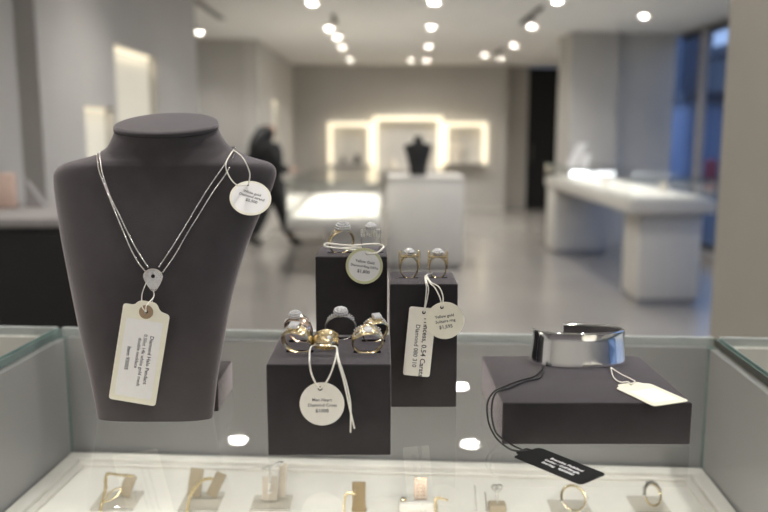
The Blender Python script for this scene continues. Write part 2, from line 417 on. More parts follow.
counter('white glass-topped showcase at the back, left of the white plinth', -1.02, -.03, 8.3, 11.6, .48, .60, .97,
        [(-.62, -.08, 8.45, 9.2), (-.62, -.08, 10.8, 11.4)], 12, 'glass_showcase')
# white plinth carrying a dark bust
a, b = U(388, 268, 8.75), U(463, 268, 8.75); zt = U(400, 177, 8.75).z
t = thing('display_plinth', 'white plinth box in the middle of the shop carrying a dark bust', 'plinth', ((a.x+b.x)/2, 9.1, 0))
obj('body', bx(a.x, b.x, 8.75, 9.55, .05, zt-.03, bev=.006), M['white'], t)
obj('top_slab', bx(a.x-.01, b.x+.01, 8.74, 9.56, zt-.03, zt, bev=.004), M['white'], t)
obj('toe_kick', bx(a.x+.03, b.x-.03, 8.79, 9.5, 0, .05), M['panel'], t)
q = U(418, 176, 9.0); mini_bust(q.x, 9.0, zt, .43, M['black'], 'black display bust standing on the white plinth')
# small things on the window counter
def easel(px, py0, py1, y, z, lean, w, lab):
    q = U(px, py1, y); h = (U(px, py0, y).z - z)
    t = thing('display_easel', lab, 'display stand', (q.x, y, z))
    bm = B(); prism(bm, [(-w/2, -.015), (w/2, -.015), (w/2, .015), (-w/2, .015)], 0, h)
    bmesh.ops.transform(bm, matrix=Matrix.Translation((q.x, y, z)) @ Matrix.Shear('XY', 4, (lean, 0)), verts=bm.verts)
    obj('card_panel', bm, M['paper'], t)
    bm = B(); box(bm, q.x-w*.6, q.x+w*.6, y-.06, y+.06, z, z+.012); obj('foot', bm, M['paper'], t)
easel(571, 143, 170, 9.75, 1.103, .5, .11, 'taller slanted white display card on the far end of the window counter')
easel(583, 154, 170, 9.7, 1.103, .35, .09, 'shorter slanted white display card on the far end of the window counter')
q0 = U(571, 178, 9.35); q1 = U(591, 170, 9.35)  # two glowing bars added in place of ceiling lights mirrored in the case
t = thing('reflection_bar', 'left glowing bar standing in for lights mirrored in the window counter glass', 'reflection bar', ((q0.x+q1.x)/2, 9.35, .9515))
obj('glow_face', bx(q0.x, q1.x, 9.34, 9.36, 1.0, 1.045, bev=.006), M['reflected_glow'], t); obj('bar_back', bx(q0.x, q1.x, 9.362, 9.40, .9515, 1.045), M['white'], t)
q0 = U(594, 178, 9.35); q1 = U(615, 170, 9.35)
t = thing('reflection_bar', 'right glowing bar standing in for lights mirrored in the window counter glass', 'reflection bar', ((q0.x+q1.x)/2, 9.35, .9515))
obj('glow_face', bx(q0.x, q1.x, 9.34, 9.36, 1.0, 1.045, bev=.006), M['reflected_glow'], t); obj('bar_back', bx(q0.x, q1.x, 9.362, 9.40, .9515, 1.045), M['white'], t)
q = U(663, 198, 7.6)
pebble_stand(q.x, 7.6, .951, .055, M['pearl'], 'small cream ring cone inside the window counter')
pebble_stand(2.35, 8.5, .951, .045, M['pearl'], 'small cream ring cone halfway along the window counter bed')
for i, (x, y) in enumerate(((-.8, 8.9), (-.45, 9.4), (-.3, 8.7))):
    bm = B(); box(bm, x-.11, x+.11, y-.09, y+.09, .621, .655, bev=.008)
    single('jewellery_pad', bm, M['pearl'], ['cream jewellery pad at the left front of the back showcase', 'cream jewellery pad in the middle of the back showcase', 'cream jewellery pad at the right front of the back showcase'][i], 'jewellery pad', 'pads in the back showcase')

# ------------------------------------------------------------------ black side cabinet on the left
q = U(0, 218, 2.6)
t = thing('side_cabinet', 'black floor cabinet with a pale top against the left wall', 'cabinet', (-1.35, 2.9, 0))
obj('body', bx(-1.60, -.98, 2.6, 3.2, .06, q.z-.03, bev=.004), M['black'], t)
obj('plinth', bx(-1.58, -1.01, 2.64, 3.17, 0, .06), M['black'], t)
obj('worktop', bx(-1.61, -.97, 2.585, 3.21, q.z-.03, q.z, bev=.003), M['mull'], t)
for i in range(2): obj('door', bx(-1.595+.31*i, -1.29+.31*i, 2.588, 2.6, .1, q.z-.05), M['black'], t)
zc_ = q.z
q = U(4, 210, 2.9)
t = thing('necklace_easel', 'blush jewellery bust card on the black cabinet by the left edge', 'display stand', (q.x, 2.95, zc_))
obj('board', bx(q.x-.10, q.x+.03, 2.93, 2.96, zc_, zc_+.13, bev=.01), M['pink'], t)
bm = B(); prism(bm, [(0, 0), (.07, 0), (0, .10)], -.02, .02, Matrix.Translation((q.x+.05, 2.99, zc_)) @ Matrix.Rotation(PI/2, 4, 'X'))
obj('support', bm, M['mull'], t)

# ------------------------------------------------------------------ the front showcase
ZG = 1.24; ZT = 1.065
RL = UZ(62, 328, ZG); RR = UZ(714, 338, ZG)
ux = (RR-RL).normalized(); uy = Vector((-ux.y, ux.x, 0)); W = (RR-RL).length
yaw = math.atan2(ux.y, ux.x)
CM = Matrix.Translation((RL.x, RL.y, 0)) @ Matrix.Rotation(yaw, 4, 'Z')     # x along the rear edge, -y towards the viewer
DEP = .62
def cbox(x0, x1, y0, y1, z0, z1, bev=0.): return bx(x0, x1, y0, y1, z0, z1, bev=bev, mtx=CM)
def front_case(x0, x1, lab, inner):
    loc = CM @ Vector(((x0+x1)/2, -DEP/2, 0))
    t = thing('glass_showcase', lab, 'showcase', loc); g = .009
    obj('glass_top', cbox(x0, x1, -DEP, 0, ZG-.010, ZG), M['glass'], t)
    obj('rear_edge_highlight', cbox(x0, x1, 0.0005, .006, ZG-.011, ZG), M['pale_edge'], t, label='rear edge of the glass with its bright line painted in')
    for (p, q) in ((x0-.0016, x0), (x1, x1+.0016)): obj('side_edge', cbox(p, q, -DEP, 0, ZG-.010, ZG), M['edge'], t, label='green polished side edge of the glass')
    obj('rear_panel', cbox(x0+g, x1-g, -g, 0, ZT-.02, ZG-.011), inner, t)
    obj('side_panel', cbox(x0, x0+g, -DEP, -g-.006, ZT-.02, ZG-.011), inner, t)
    obj('side_panel', cbox(x1-g, x1, -DEP, -g-.006, ZT-.02, ZG-.011), inner, t)
    for p in (x0, x1-.011): obj('corner_post', cbox(p+.0005, p+.0105, -g-.0055, -.0002, ZT-.02, ZG-.0105), M['edge'], t, label='grey-green glass corner')
    obj('case_floor', cbox(x0, x1, -DEP, 0, ZT-.05, ZT-.0205), M['white'], t)
    obj('cabinet_body', cbox(x0+.01, x1-.01, -DEP+.01, -.01, .08, ZT-.0505, bev=.004), M['white'], t)
    obj('toe_kick', cbox(x0+.04, x1-.04, -DEP+.05, -.04, 0, .079), M['panel'], t)
    return t
FC = front_case(0, W, 'front glass showcase under the necklace bust and ring blocks', M['panel'])
front_case(-.80, -.008, 'neighbouring glass showcase at the far left of the front counter', M['tray'])
front_case(W+.008, W+.80, 'neighbouring glass showcase at the right end behind the bracelet', M['tray'])
lcase = CM @ Vector((W/2, -.585, ZG-.02))
la = bpy.data.lights.new('case_lamp', 'AREA'); la.shape = 'RECTANGLE'; la.size = W*.92; la.size_y = .03; la.energy = 1.5; la.color = (1, .96, .90); la.spread = math.radians(95)  # unseen lamp added below the glass to brighten the tray
lo = bpy.data.objects.new('case_lamp', la); C.objects.link(lo); lo.parent = FC; lo.location = lcase - FC.location; lo.rotation_euler = (math.radians(38), 0, yaw)
# white tray on the case floor
TX0, TX1, TY1, TY0 = .011, W-.011, -.017, -.5
tl = CM @ Vector((W/2, -.26, ZT-.02))
t = thing('display_tray', 'large white leather display tray inside the front showcase', 'tray', tl)
obj('tray_floor', cbox(TX0+.02, TX1-.02, TY0+.02, TY1-.02, ZT-.02, ZT), M['tray'], t)
rim = B()
for q in ((TX0, TX1, TY1-.02, TY1), (TX0, TX1, TY0, TY0+.02), (TX0, TX0+.02, TY0+.02, TY1-.02), (TX1-.02, TX1, TY0+.02, TY1-.02)):
    box(rim, *q, ZT-.02, ZT+.008, bev=.0025, mtx=CM)
obj('tray_rim', rim, M['tray'], t)
rim = B()
for q in ((TX0+.021, TX1-.021, TY1-.031, TY1-.021), (TX0+.021, TX0+.031, TY0+.03, TY1-.031), (TX1-.031, TX1-.021, TY0+.03, TY1-.031)):
    box(rim, *q, ZT+.0002, ZT+.004, bev=.0015, mtx=CM)
obj('inner_ledge', rim, M['tray'], t)

# ------------------------------------------------------------------ blocks
def block(name, lab, x0, x1, y0, y1, z1, slots=()):
    zb = ZG+.0008
    bm = bx(x0, x1, y0, y1, zb, z1, bev=.0015, seg=3)
    bmesh.ops.recalc_face_normals(bm, faces=bm.faces)
    if slots: bm = boolean_cut(bm, slots)
    t = thing(name, lab, 'display block', ((x0+x1)/2, (y0+y1)/2, ZG))
    obj('block', bm, M['suede'], t, smooth=30)
    bb = B(); box(bb, x0+.004, x1-.004, y0+.004, y1-.004, ZG, zb); obj('felt_base', bb, M['black'], t)
    return t
def top_of(px, py, y): return U(px, py, y).z
Z1 = top_of(330, 364.5, .616); Z2 = top_of(420, 284, .731); Z3 = top_of(350, 256.5, .76); Z4 = top_of(600, 403, .639)
def slot(x, y, z, w, d, dep): return (x-w/2, x+w/2, y-d/2, y+d/2, z-dep, z+.01)
SINK = .002
ringspec = []     # filled below; slots needed first
R1 = { # key: (x, y, R, slot depth direction rot)
 'A': (-.0728, .688, .0138), 'B': (-.0712, .655, .0136), 'C': (-.0387, .698, .0142), 'E': (-.0094, .690, .0124), 'F': (-.0143, .653, .0136)}
sl1 = [slot(v[0], v[1], Z1, 2*v[2]*.86, .0078, SINK+.0003) for k, v in R1.items()]
b1 = block('ring_block', 'large dark ring block nearest the viewer with six rings on top', U(266.5, 400, .616).x, U(391, 400, .616).x, .616, .712, Z1, sl1)
R2 = {'I': (.0243, .765, .0124), 'J': (.0522, .765, .0122)}
b2 = block('ring_block', 'dark ring block on the right of the group, holding two square gold rings', .0052, .0690, .731, .796, Z2, [slot(v[0], v[1], Z2, .0185, .004, SINK+.0003) for v in R2.values()])
R3 = {'G': (-.0435, .787, .0138), 'H': (-.0128, .787, .0134)}
b3 = block('ring_block', 'tallest dark ring block at the rear, holding two rings behind a round tag', -.0664, .0032, .76, .828, Z3, [slot(v[0], v[1], Z3, 2*v[2]*.92, .005, SINK+.0003) for v in R3.values()])
b4 = block('bracelet_block', 'wide low dark block on the right carrying the silver cuff', .0987, .2570, .639, .781, Z4)

# ------------------------------------------------------------------ rings
def gem(bm, r, mtx, seg=8):
    return lathe(bm, [(0, -r*.85), (r, 0), (r, r*.08), (r*.60, r*.42), (0, r*.42)], seg, mtx)
def make_ring(key, spec, z, metal, lab, rz=0., tx=0., wt=.004, wb=.002, tt=.0016, tb=.001, squash=1., head='round', sr=.004, lift=.0, halo=True, pave=True, sink=SINK, oval=(1, 1)):
    x, y, R = spec
    root = thing('ring', lab, 'ring', (x, y, z - sink), (tx, 0, rz), group='gold and diamond rings on the dark blocks')
    bm = B(); n = 56; loops = []
    cz = R
    for i in range(n):
        th = 2*PI*i/n; u = (1+math.sin(th))/2; u = u**1.6           # 1 at the top
        w = wb+(wt-wb)*u; tk = tb+(tt-tb)*u
        d = Vector((math.cos(th)*squash, 0, math.sin(th))); c = Vector((0, 0, cz))
        sec = []
        for k in range(10):
            a = 2*PI*k/10
            rr = (R - tk) + tk*(.5+.5*math.cos(a))*(1 if math.cos(a) > 0 else 1)
            sec.append(c + d*rr + Vector((0, w*.5*math.sin(a)*(1.0 if math.cos(a) < .3 else .92), 0)))
        loops.append(sec)
    vs = [[bm.verts.new(p) for p in l] for l in loops]
    for i in range(n):
        a, b = vs[i], vs[(i+1) % n]
        for k in range(10): bm.faces.new((a[k], a[(k+1) % 10], b[(k+1) % 10], b[k]))
    obj('band', bm, metal, root, smooth=50, shift=False)
    zt = 2*R
    def cluster(rx, ry, hh, z0, r, step, name='stone', hx=0.):
        """a dome of small cut stones"""
        bm = B(); ball(bm, (0, 0, z0), 1, 2, (rx*.9, ry*.9, hh*.9))
        nlat = max(2, int(hh*1.4/step))
        for i in range(nlat+1):
            la_ = (PI/2)*i/nlat; cr, sr2 = math.cos(la_), math.sin(la_); per = 2*PI*max(rx, ry)*cr; m = max(1, int(per/step))
            for j in range(m):
                a = 2*PI*(j+.5*(i % 2))/m; ball(bm, (rx*cr*math.cos(a), ry*cr*math.sin(a), z0+hh*sr2), r, 1)
        return obj(name, bm, M['diamond'], root, smooth=0, shift=False)
    def basket(rx, ry, z0, z1, m, name='setting'):
        bm = B(); lathe(bm, [(.62, z0), (.8, z0*.5+z1*.5), (1.0, z1), (.94, z1+.0004), (.7, z1)], 24, Matrix.Diagonal((rx, ry, 1, 1)))
        for k in range(6):
            a = 2*PI*k/6; tube(bm, [(rx*.62*math.cos(a), ry*.62*math.sin(a), z0), (rx*1.05*math.cos(a), ry*1.05*math.sin(a), z1+.0012)], .0005, 6)
        return obj(name, bm, m, root, shift=False)
    if head in ('round', 'oval'):
        rx, ry = sr*oval[0], sr*oval[1]
        basket(rx, ry, zt-.0016, zt+lift, metal)
        if head == 'round':
            bm = B(); ball(bm, (0, 0, zt+lift+.0008), 1, 2, (sr*.74, sr*.74, sr*.95)); obj('stone', bm, M['diamond'], root, smooth=0, shift=False)
            bm = B()
            for k in range(16):
                a = 2*PI*k/16
                for q_, w_ in ((1.0, .0006), (.86, .0026)): ball(bm, (math.cos(a+q_)*sr*q_, math.sin(a+q_)*sr*q_, zt+lift+w_), sr*.2, 1)
            obj('stone_halo', bm, M['diamond'], root, smooth=0, shift=False)
        else: cluster(rx, ry, sr*.85, zt+lift, .00085, .0016)
    elif head == 'square':
        bm = B(); box(bm, -sr*1.05, sr*1.05, -sr*.95, sr*.95, zt-.0022, zt+lift+.0006, bev=.0004); obj('setting', bm, metal, root, shift=False)
        bm = B(); box(bm, -sr*.95, sr*.95, -sr*.85, sr*.85, zt+lift+.0004, zt+lift+.0022, bev=.0007)
        for i in range(4):
            for j in range(4): ball(bm, ((i-1.5)*sr*.52, (j-1.5)*sr*.48, zt+lift+.0022), sr*.27, 1)
            for sgn in (-1, 1): ball(bm, ((i-1.5)*sr*.52, sgn*sr*.9, zt+lift+.0012), sr*.26, 1)
        obj('stone', bm, M['diamond'], root, smooth=0, shift=False)
    elif head == 'dome':
        bm = B(); ball(bm, (0, -wt*.10, zt-.0010), 1, 2, (sr, sr, sr*.55)); obj('stone', bm, M['diamond'], root, smooth=0, shift=False)
        bm = B()
        for sgn in (-1, 1):
            for j in range(4):
                for q_ in (-1, 0, 1):
                    th = PI/2 + sgn*(.40+.17*j); ball(bm, (math.cos(th)*R, q_*wt*.27, R+math.sin(th)*R), .0008, 1)
        obj('side_stones', bm, M['diamond'] if sr > .003 else metal, root, smooth=0, shift=False)
    elif head == 'cathedral':     # two flat arms rising beside a bezel stone
        for sx in (-1, 1):
            bm = B(); box(bm, sx*R*squash*.97-.0010, sx*R*squash*.97+.0010, -wt*.5, wt*.5, R*.9, zt+.0040, bev=.0003); obj('shoulder', bm, metal, root, shift=False)
        bm = B(); box(bm, -R*squash, R*squash, -wt*.5, wt*.5, zt-.0026, zt-.0004, bev=.0003); obj('bridge', bm, metal, root, shift=False)
        basket(sr, sr, zt-.0006, zt+.0022, metal)
        bm = B(); ball(bm, (0, 0, zt+.0026), 1, 2, (sr, sr, sr*.82))
        for k in range(12): ball(bm, (math.cos(k*PI/6)*sr*.92, math.sin(k*PI/6)*sr*.92, zt+.003), sr*.22, 1)
        obj('stone', bm, M['diamond'], root, smooth=0, shift=False)
    elif head == 'box':           # silver pave box below a raised stone
        w_ = R*squash
        bm = B(); box(bm, -w_*.98, w_*.98, -wt*.55, wt*.55, zt-.0085, zt-.0006, bev=.0006); obj('pave_box', bm, metal, root, shift=False)
        bm = B()
        for i in range(8):
            for j in range(5): ball(bm, (-w_*.86+i*w_*.245, -wt*.55, zt-.0078+j*.0016), .0009, 1)
        obj('side_stones', bm, M['diamond'], root, smooth=0, shift=False)
        basket(sr*1.05, sr, zt-.0006, zt+.0016, M['gold'])
        bm = B(); ball(bm, (0, 0, zt+.0018), 1, 2, (sr, sr, sr*.85))
        for k in range(12): ball(bm, (math.cos(k*PI/6)*sr*.92, math.sin(k*PI/6)*sr*.92, zt+.0022), sr*.24, 1)
        obj('stone', bm, M['diamond'], root, smooth=0, shift=False)
    if pave and head in ('round', 'oval', 'square'):
        bm = B()
        for sgn in (-1, 1):
            for j in range(4):
                th = PI/2 + sgn*(.42+.17*j)
                [ball(bm, (math.cos(th)*R*squash, q_*wt*.22, R+math.sin(th)*R), .0008, 1) for q_ in (-1, 1)]
        obj('side_stones', bm, M['diamond'], root, smooth=0, shift=False)
    return root
make_ring('A', R1['A'], Z1, M['rose'], 'rose gold ring with a large pave cluster, rearmost at the left of the front block', rz=-.55, tx=.30, wt=.0130, wb=.004, tt=.0026, head='oval', sr=.0054, lift=.0002, oval=(1.15, .9))
make_ring('B', R1['B'], Z1, M['gold'], 'wide yellow gold ring with a square diamond cluster, front left of the front block', rz=-.30, tx=.36, wt=.0150, wb=.0045, tt=.0030, head='square', sr=.0040, lift=.0004)
make_ring('C', R1['C'], Z1, M['grey_gold'], 'slim white gold ring with a round halo diamond, rear middle of the front block', rz=.06, tx=.30, wt=.0075, wb=.002, tt=.0030, head='round', sr=.0058, lift=.0006)
make_ring('E', R1['E'], Z1, M['gold'], 'yellow gold ring with a raised square stone, rear right of the front block', rz=.40, tx=.30, wt=.0130, wb=.003, tt=.0030, head='square', sr=.0036, lift=.0012)
make_ring('F', R1['F'], Z1, M['gold'], 'broad domed yellow gold ring with an inset diamond, front right of the front block', rz=.10, tx=.36, wt=.0165, wb=.005, tt=.0034, tb=.0015, head='dome', sr=.0042)
rd = make_ring('D', (-.0520, .650, .0112), Z1, M['gold'], 'chunky gold dome ring lying tilted with a white string through it, on the front block', wt=.0150, wb=.006, tt=.0032, tb=.0018, head='dome', sr=.0024, sink=0)
rd.rotation_euler = (.85, .18, .25); rd.location.z = Z1 + .0024; rd.location.y = .658
make_ring('G', R3['G'], Z3, M['gold'], 'yellow gold ring with an oval pave top, left on the tallest block', rz=.45, tx=.22, wt=.0095, wb=.0026, tt=.0034, tb=.0016, head='oval', sr=.0066, lift=.0006, oval=(1.15, .9))
make_ring('H', R3['H'], Z3, M['grey_gold'], 'white gold ring with a pave box and gold-set stone, right on the tallest block', rz=-.1, tx=.1, wt=.0066, wb=.0026, head='box', sr=.0052, squash=.76)
make_ring('I', R2['I'], Z2, M['gold'], 'squared yellow gold ring, left of the pair on the right-hand block', rz=.12, tx=.06, wt=.0050, wb=.0026, tt=.0026, tb=.0019, head='cathedral', sr=.0050, squash=.76)
make_ring('J', R2['J'], Z2, M['gold'], 'squared yellow gold ring, right of the pair on the right-hand block', rz=-.12, tx=.06, wt=.0050, wb=.0028, tt=.0026, tb=.0019, head='cathedral', sr=.0052, squash=.74)

# ------------------------------------------------------------------ necklace bust
rows_ = [(421, 98, 213, .706, .694, .012, 4), (380, 91, 217, .712, .6945, .012, 3.6), (341, 82.5, 224, .720, .6955, .013, 3.2), (300, 74.5, 231.5, .729, .6985, .015, 3),
      (265, 67.5, 241, .738, .7055, .017, 2.8), (240, 62.5, 249.5, .745, .7130, .019, 2.7), (215, 58.5, 260, .752, .7210, .021, 2.6), (195, 55.5, 269.5, .757, .7275, .023, 2.6),
      (183, 54.2, 274, .760, .7310, .024, 2.6), (175, 54.3, 276, .762, .7330, .025, 2.6), (169, 57, 275.5, .763, .7343, .026, 2.6), (165, 62, 272.5, .764, .7350, .027, 2.6), (162, 69, 267.5, .765, .7356, .029, 2.5),
      (159, 80, 256, .766, .7362, .032, 2.4), (156, 92, 246, .767, .7368, .036, 2.3), (152.5, 100, 238, .768, .7373, .040, 2.2), (148.5, 105.5, 230.5, .768, .7376, .042, 2.1), (143.5, 109.5, 225, .769, .7378, .044, 2),
      (138, 112.2, 221, .769, .7376, .045, 2), (133, 114.2, 218.3, .769, .7372, .046, 2), (129, 115.2, 217.2, .769, .7368, .046, 2)]
lv = [(p, l, q, yc, yc-yf, bb, e) for p, l, q, yc, yf, bb, e in rows_]
NB = 72
def bust_loop(i, grow=0., dz=0.):
    py, l, r, yc, bf, bb, e = lv[i]
    L, Rr = U(l, py, yc), U(r, py, yc); cx = (L.x+Rr.x)/2; hw = (Rr.x-L.x)/2 + grow; z = L.z + dz
    k = max(0, min(1, (165-py)/34)); tilt = .26*k
    out = []
    for j in range(NB):
        a = 2*PI*j/NB; c, s = math.cos(a), math.sin(a)
        x = cx + hw*math.copysign(abs(c)**(2/e), c)
        dy = (bb+grow)*abs(s)**(2/e) if s > 0 else -(bf+grow)*abs(s)**(2/2.0)
        out.append(Vector((x, yc+dy, z + tilt*dy)))
    return out
zoff = ZG + .0005 - bust_loop(0)[0].z
lp = [bust_loop(i) for i in range(len(lv))]
for p in lp[0]: p.z = ZG + .0005
# denser rows between levels, smoothed
dense = []
for j in range(NB):
    dense.append(catmull([l[j] for l in lp], 3))
loops = [[dense[j][i] for j in range(NB)] for i in range(len(dense[0]))]
bt = thing('necklace_bust', 'dark grey velvet necklace bust on the left of the counter', 'necklace bust', (-.21, .715, ZG))
bm = loft(B(), loops); bvh_bm = bm.copy(); bmesh.ops.recalc_face_normals(bvh_bm, faces=bvh_bm.faces); bvh = BVHTree.FromBMesh(bvh_bm)
obj('torso', bm, M['bust'], bt, smooth=40)
n = len(lv)-1
caps = [bust_loop(n, -.0006, .0010), bust_loop(n, .0006, .0014), bust_loop(n, .0008, .0030), bust_loop(n, -.0002, .0044), bust_loop(n, -.004, .0050)]
obj('neck_cap', loft(B(), caps), M['bust'], bt, smooth=40)
obj('cap_shadow_line', tube(B(), bust_loop(n, .0000, .0006), .0009, 6, True), M['black'], bt, label='black line put in for the shadow under the neck cap')  # black tube put in for the shadow line below the cap rim
fl, fr = UZ(100, 421, ZG), UZ(213, 421, ZG)
obj('rear_foot', bx(fl.x+.004, fr.x+.001, .719, .790, ZG+.0005, ZG+.030, bev=.002), M['suede'], bt)

# ------------------------------------------------------------------ necklace
def on_bust(px, py, off=.0012):
    d = ray(px, py).normalized(); h = bvh.ray_cast(cam.location, d)
    if h[0] is None:
        c_, n_, _, _ = bvh.find_nearest(U(px, py, .755)); return c_ + n_*off
    return h[0] - d*off
nk = thing('necklace', 'fine double-strand silver necklace with a drop pendant worn by the bust', 'necklace', on_bust(153, 276))
def chain(name, pts, r=.00105, step=.0019, m=M['silver']):
    dn = catmull(pts, 24); bm = B(); acc = 0; last = dn[0]; ball(bm, last, r, 1); k = 0
    for p in dn[1:]:
        if (p-last).length >= step:
            last = p; k += 1; ball(bm, p, r*(1.15 if k % 3 == 0 else .95), 1)
    tube(bm, dn[::4] + [dn[-1]], r*.5, 6)
    return obj(name, bm, m, nk, smooth=60)
Ls = [(97.5, 154), (97.5, 160), (99.5, 172), (107, 191), (114, 209), (121.6, 227), (130, 247), (138, 262), (146, 272)]
Li = [(99.5, 153), (100.5, 161), (103, 175), (111, 198), (119, 214), (127, 231), (137, 250), (148, 267)]
Ri = [(231, 152.5), (223, 167), (209.7, 186), (196, 208), (183.6, 229), (171, 249), (159, 267)]
Ro = [(234, 154.5), (227.6, 171), (213, 192), (200, 213), (187, 234), (175, 255), (163, 272)]
chain('left_strand', [on_bust(*p) for p in Ls]); chain('left_strand', [on_bust(*p) for p in Li])
chain('right_strand', [on_bust(*p) for p in Ri]); chain('right_strand', [on_bust(*p) for p in Ro])
# the loop round the back of the neck
a0, a1 = on_bust(98.5, 153.5), on_bust(232.5, 151); cx = (a0.x+a1.x)/2; hw = (a1.x-a0.x)/2
bk = [a0]
for j in range(1, 16):
    a = PI - PI*j/16; p = Vector((cx + hw*math.cos(a), .769 + .06*math.sin(a), a0.z + (a1.z-a0.z)*j/16 + .012*math.sin(a)))
    c_, n_, _, _ = bvh.find_nearest(p); bk.append(c_ + n_*.0016)
bk.append(a1)
chain('neck_chain', bk, .0009)
# pendant
pc = on_bust(153.5, 277, .0015)
def pm(p): return pc + Vector((p[0], 0, p[1])) 
outline = []
for j in range(40):
    a = 2*PI*j/40; r = 1.0
    x = .0090*math.cos(a); z = .0080*math.sin(a) if math.sin(a) > 0 else .0135*math.sin(a)
    if math.sin(a) < 0: x *= (1-.5*abs(math.sin(a)))
    outline.append((x, z))
PM = Matrix.Translation(pc) @ Matrix.Rotation(PI/2, 4, 'X')
pb = obj('pendant', prism(B(), outline, -.0002, .0016, PM, bev=.0004), M['silver'], nk)
bm = B()
for gx in range(-5, 6):
    for gz in range(-8, 6):
        x, z = gx*.0017 + (gz % 2)*.00085, gz*.0015
        f = (z/.0066)**2 if z > 0 else (z/.012)**2
        lim = .0078*math.sqrt(max(0, 1-f))*(1 if z > 0 else (1-.5*abs(z/.0135)))
        if abs(x) < lim and math.hypot(x, z-.001) > .0022: gem(bm, .00085, Matrix.Translation(pc + Vector((x, -.0017, z))) @ Matrix.Rotation(PI/2, 4, 'X'), 6)
obj('pave_stones', bm, M['diamond'], pb, smooth=0)
bm = B(); gem(bm, .0017, Matrix.Translation(pc + Vector((0, -.0018, .001))) @ Matrix.Rotation(PI/2, 4, 'X'), 10); obj('centre_stone', bm, M['onyx'], pb, smooth=0, label='black centre stone')
chain('pendant_drop', [pc + Vector((.0002, -.001, -.013)), pc + Vector((.0, -.003, -.018)), pc + Vector((-.0015, -.005, -.024))], .0009, .0016)

# ------------------------------------------------------------------ price tags
def rounded(poly, radii, n=5):
    out = []; m = len(poly)
    for i in range(m):
        p, a, b = Vector(poly[i]), Vector(poly[i-1]), Vector(poly[(i+1) % m]); r = radii[i] if isinstance(radii, (list, tuple)) else radii
        da, db = (a-p).normalized(), (b-p).normalized()
        if r <= 0: out.append(p); continue
        s, e = p+da*r, p+db*r
        for k in range(n+1):
            t = k/n; out.append(s*(1-t)**2 + p*2*t*(1-t) + e*t*t)
    return [(v.x, v.y) for v in out]
def circle(r, n=48, c=(0, 0)): return [(c[0]+r*math.cos(2*PI*k/n), c[1]+r*math.sin(2*PI*k/n)) for k in range(n)]
def holed(bm, poly, hole, hr, z0, z1):
    """plate with a round hole: outline resampled by angle around the hole"""
    h = Vector(hole); pts = []
    m = len(poly)
    for i in range(m):
        a, b = Vector(poly[i]), Vector(poly[(i+1) % m]); k = max(1, int((b-a).length/.0015))
        for j in range(k): pts.append(a + (b-a)*j/k)
    pts.sort(key=lambda p: math.atan2(p.y-h.y, p.x-h.x)); n = len(pts)
    inn = [h + (p-h).normalized()*hr for p in pts]
    V = [[bm.verts.new((p.x, p.y, z)) for p in q] for q, z in ((pts, z1), (inn, z1), (inn, z0), (pts, z0))]
    for i in range(n):
        for r in range(4):
            a, b = V[r], V[(r+1) % 4]; bm.faces.new((a[i], a[(i+1) % n], b[(i+1) % n], b[i]))
    return bm
def price_tag(lab, M4, poly, hole, hr, card, texts, strings, paper=None, eyelet=None, cordm=None, cr=.0006, thick=.0005, ink=None, name='price_tag'):
    """M4: card frame, x right, y up, z towards the reader, origin at the card centre"""
    loc = M4.to_translation(); t = thing(name, lab, 'price tag', loc, M4.to_euler())
    inv = M4.inverted()
    c = obj('card', holed(B(), poly, hole, hr, -thick/2, thick/2), card, t, shift=False, smooth=20)
    zt = thick/2
    if paper:
        obj('paper_label', holed(B(), paper[0], paper[2], paper[1], zt+.00002, zt+.00012) if paper[1] else prism(B(), paper[0], zt+.00002, zt+.00012), M['paper'], t, shift=False)
        zt += .00012
    if eyelet:
        bm = B(); holed(bm, circle(eyelet, 32, hole), hole, hr*1.05, zt, zt+.0004); obj('eyelet', bm, M['eyelet'], t, shift=False)
    for (body, size, x, y, rot, im) in texts:
        me = text_mesh(body, size); me.transform(Matrix.Translation((x, y, zt+.0001)) @ Matrix.Rotation(rot, 4, 'Z'))
        link_mesh('printed_line', me, M[im], t, smooth=0)
    for s in strings:
        pts = [inv @ Vector(p) for p in s]
        obj('string', tube(B(), catmull(pts, 10), cr, 8), cordm or M['cord'], t, shift=False, smooth=60)
    return t
def frame_from(o, xa, ya):
    x = xa.normalized(); z = x.cross(ya).normalized(); y = z.cross(x)
    m = Matrix((x, y, z)).transposed().to_4x4(); m.translation = o; return m

# T1: round white tag on the bust's shoulder
cT = U(250.5, 198, .722); ro, tl_ = math.radians(-15), math.radians(40)
xa = Vector((math.cos(ro), 0, math.sin(ro))); yb = Vector((-math.sin(ro), 0, math.cos(ro)))
ya = yb*math.cos(tl_) + Vector((0, 1, 0))*math.sin(tl_)
M1 = frame_from(cT, xa, ya)
h1 = (-.0062, .0128); hw1 = M1 @ Vector((*h1, .001))
price_tag('round white price tag hanging from the necklace at the bust shoulder', M1, circle(.0186), h1, .0011, M['card'],
  [('White gold', .0036, 0, .0052, -.02, 'ink'), ('Diamond strand', .0036, .0008, .0012, -.02, 'ink'), ('$2,500', .0040, .0018, -.0032, -.02, 'ink')],
  [[on_bust(233.5, 150, .002), U(226, 163, .712), U(228.5, 175, .715), U(237, 185, .719), hw1],
   [on_bust(233.5, 150, .002), U(243, 158, .716), U(249.5, 172, .717), U(249, 182, .719), hw1]],
  paper=(circle(.0166), .0011, h1), cr=.0006)

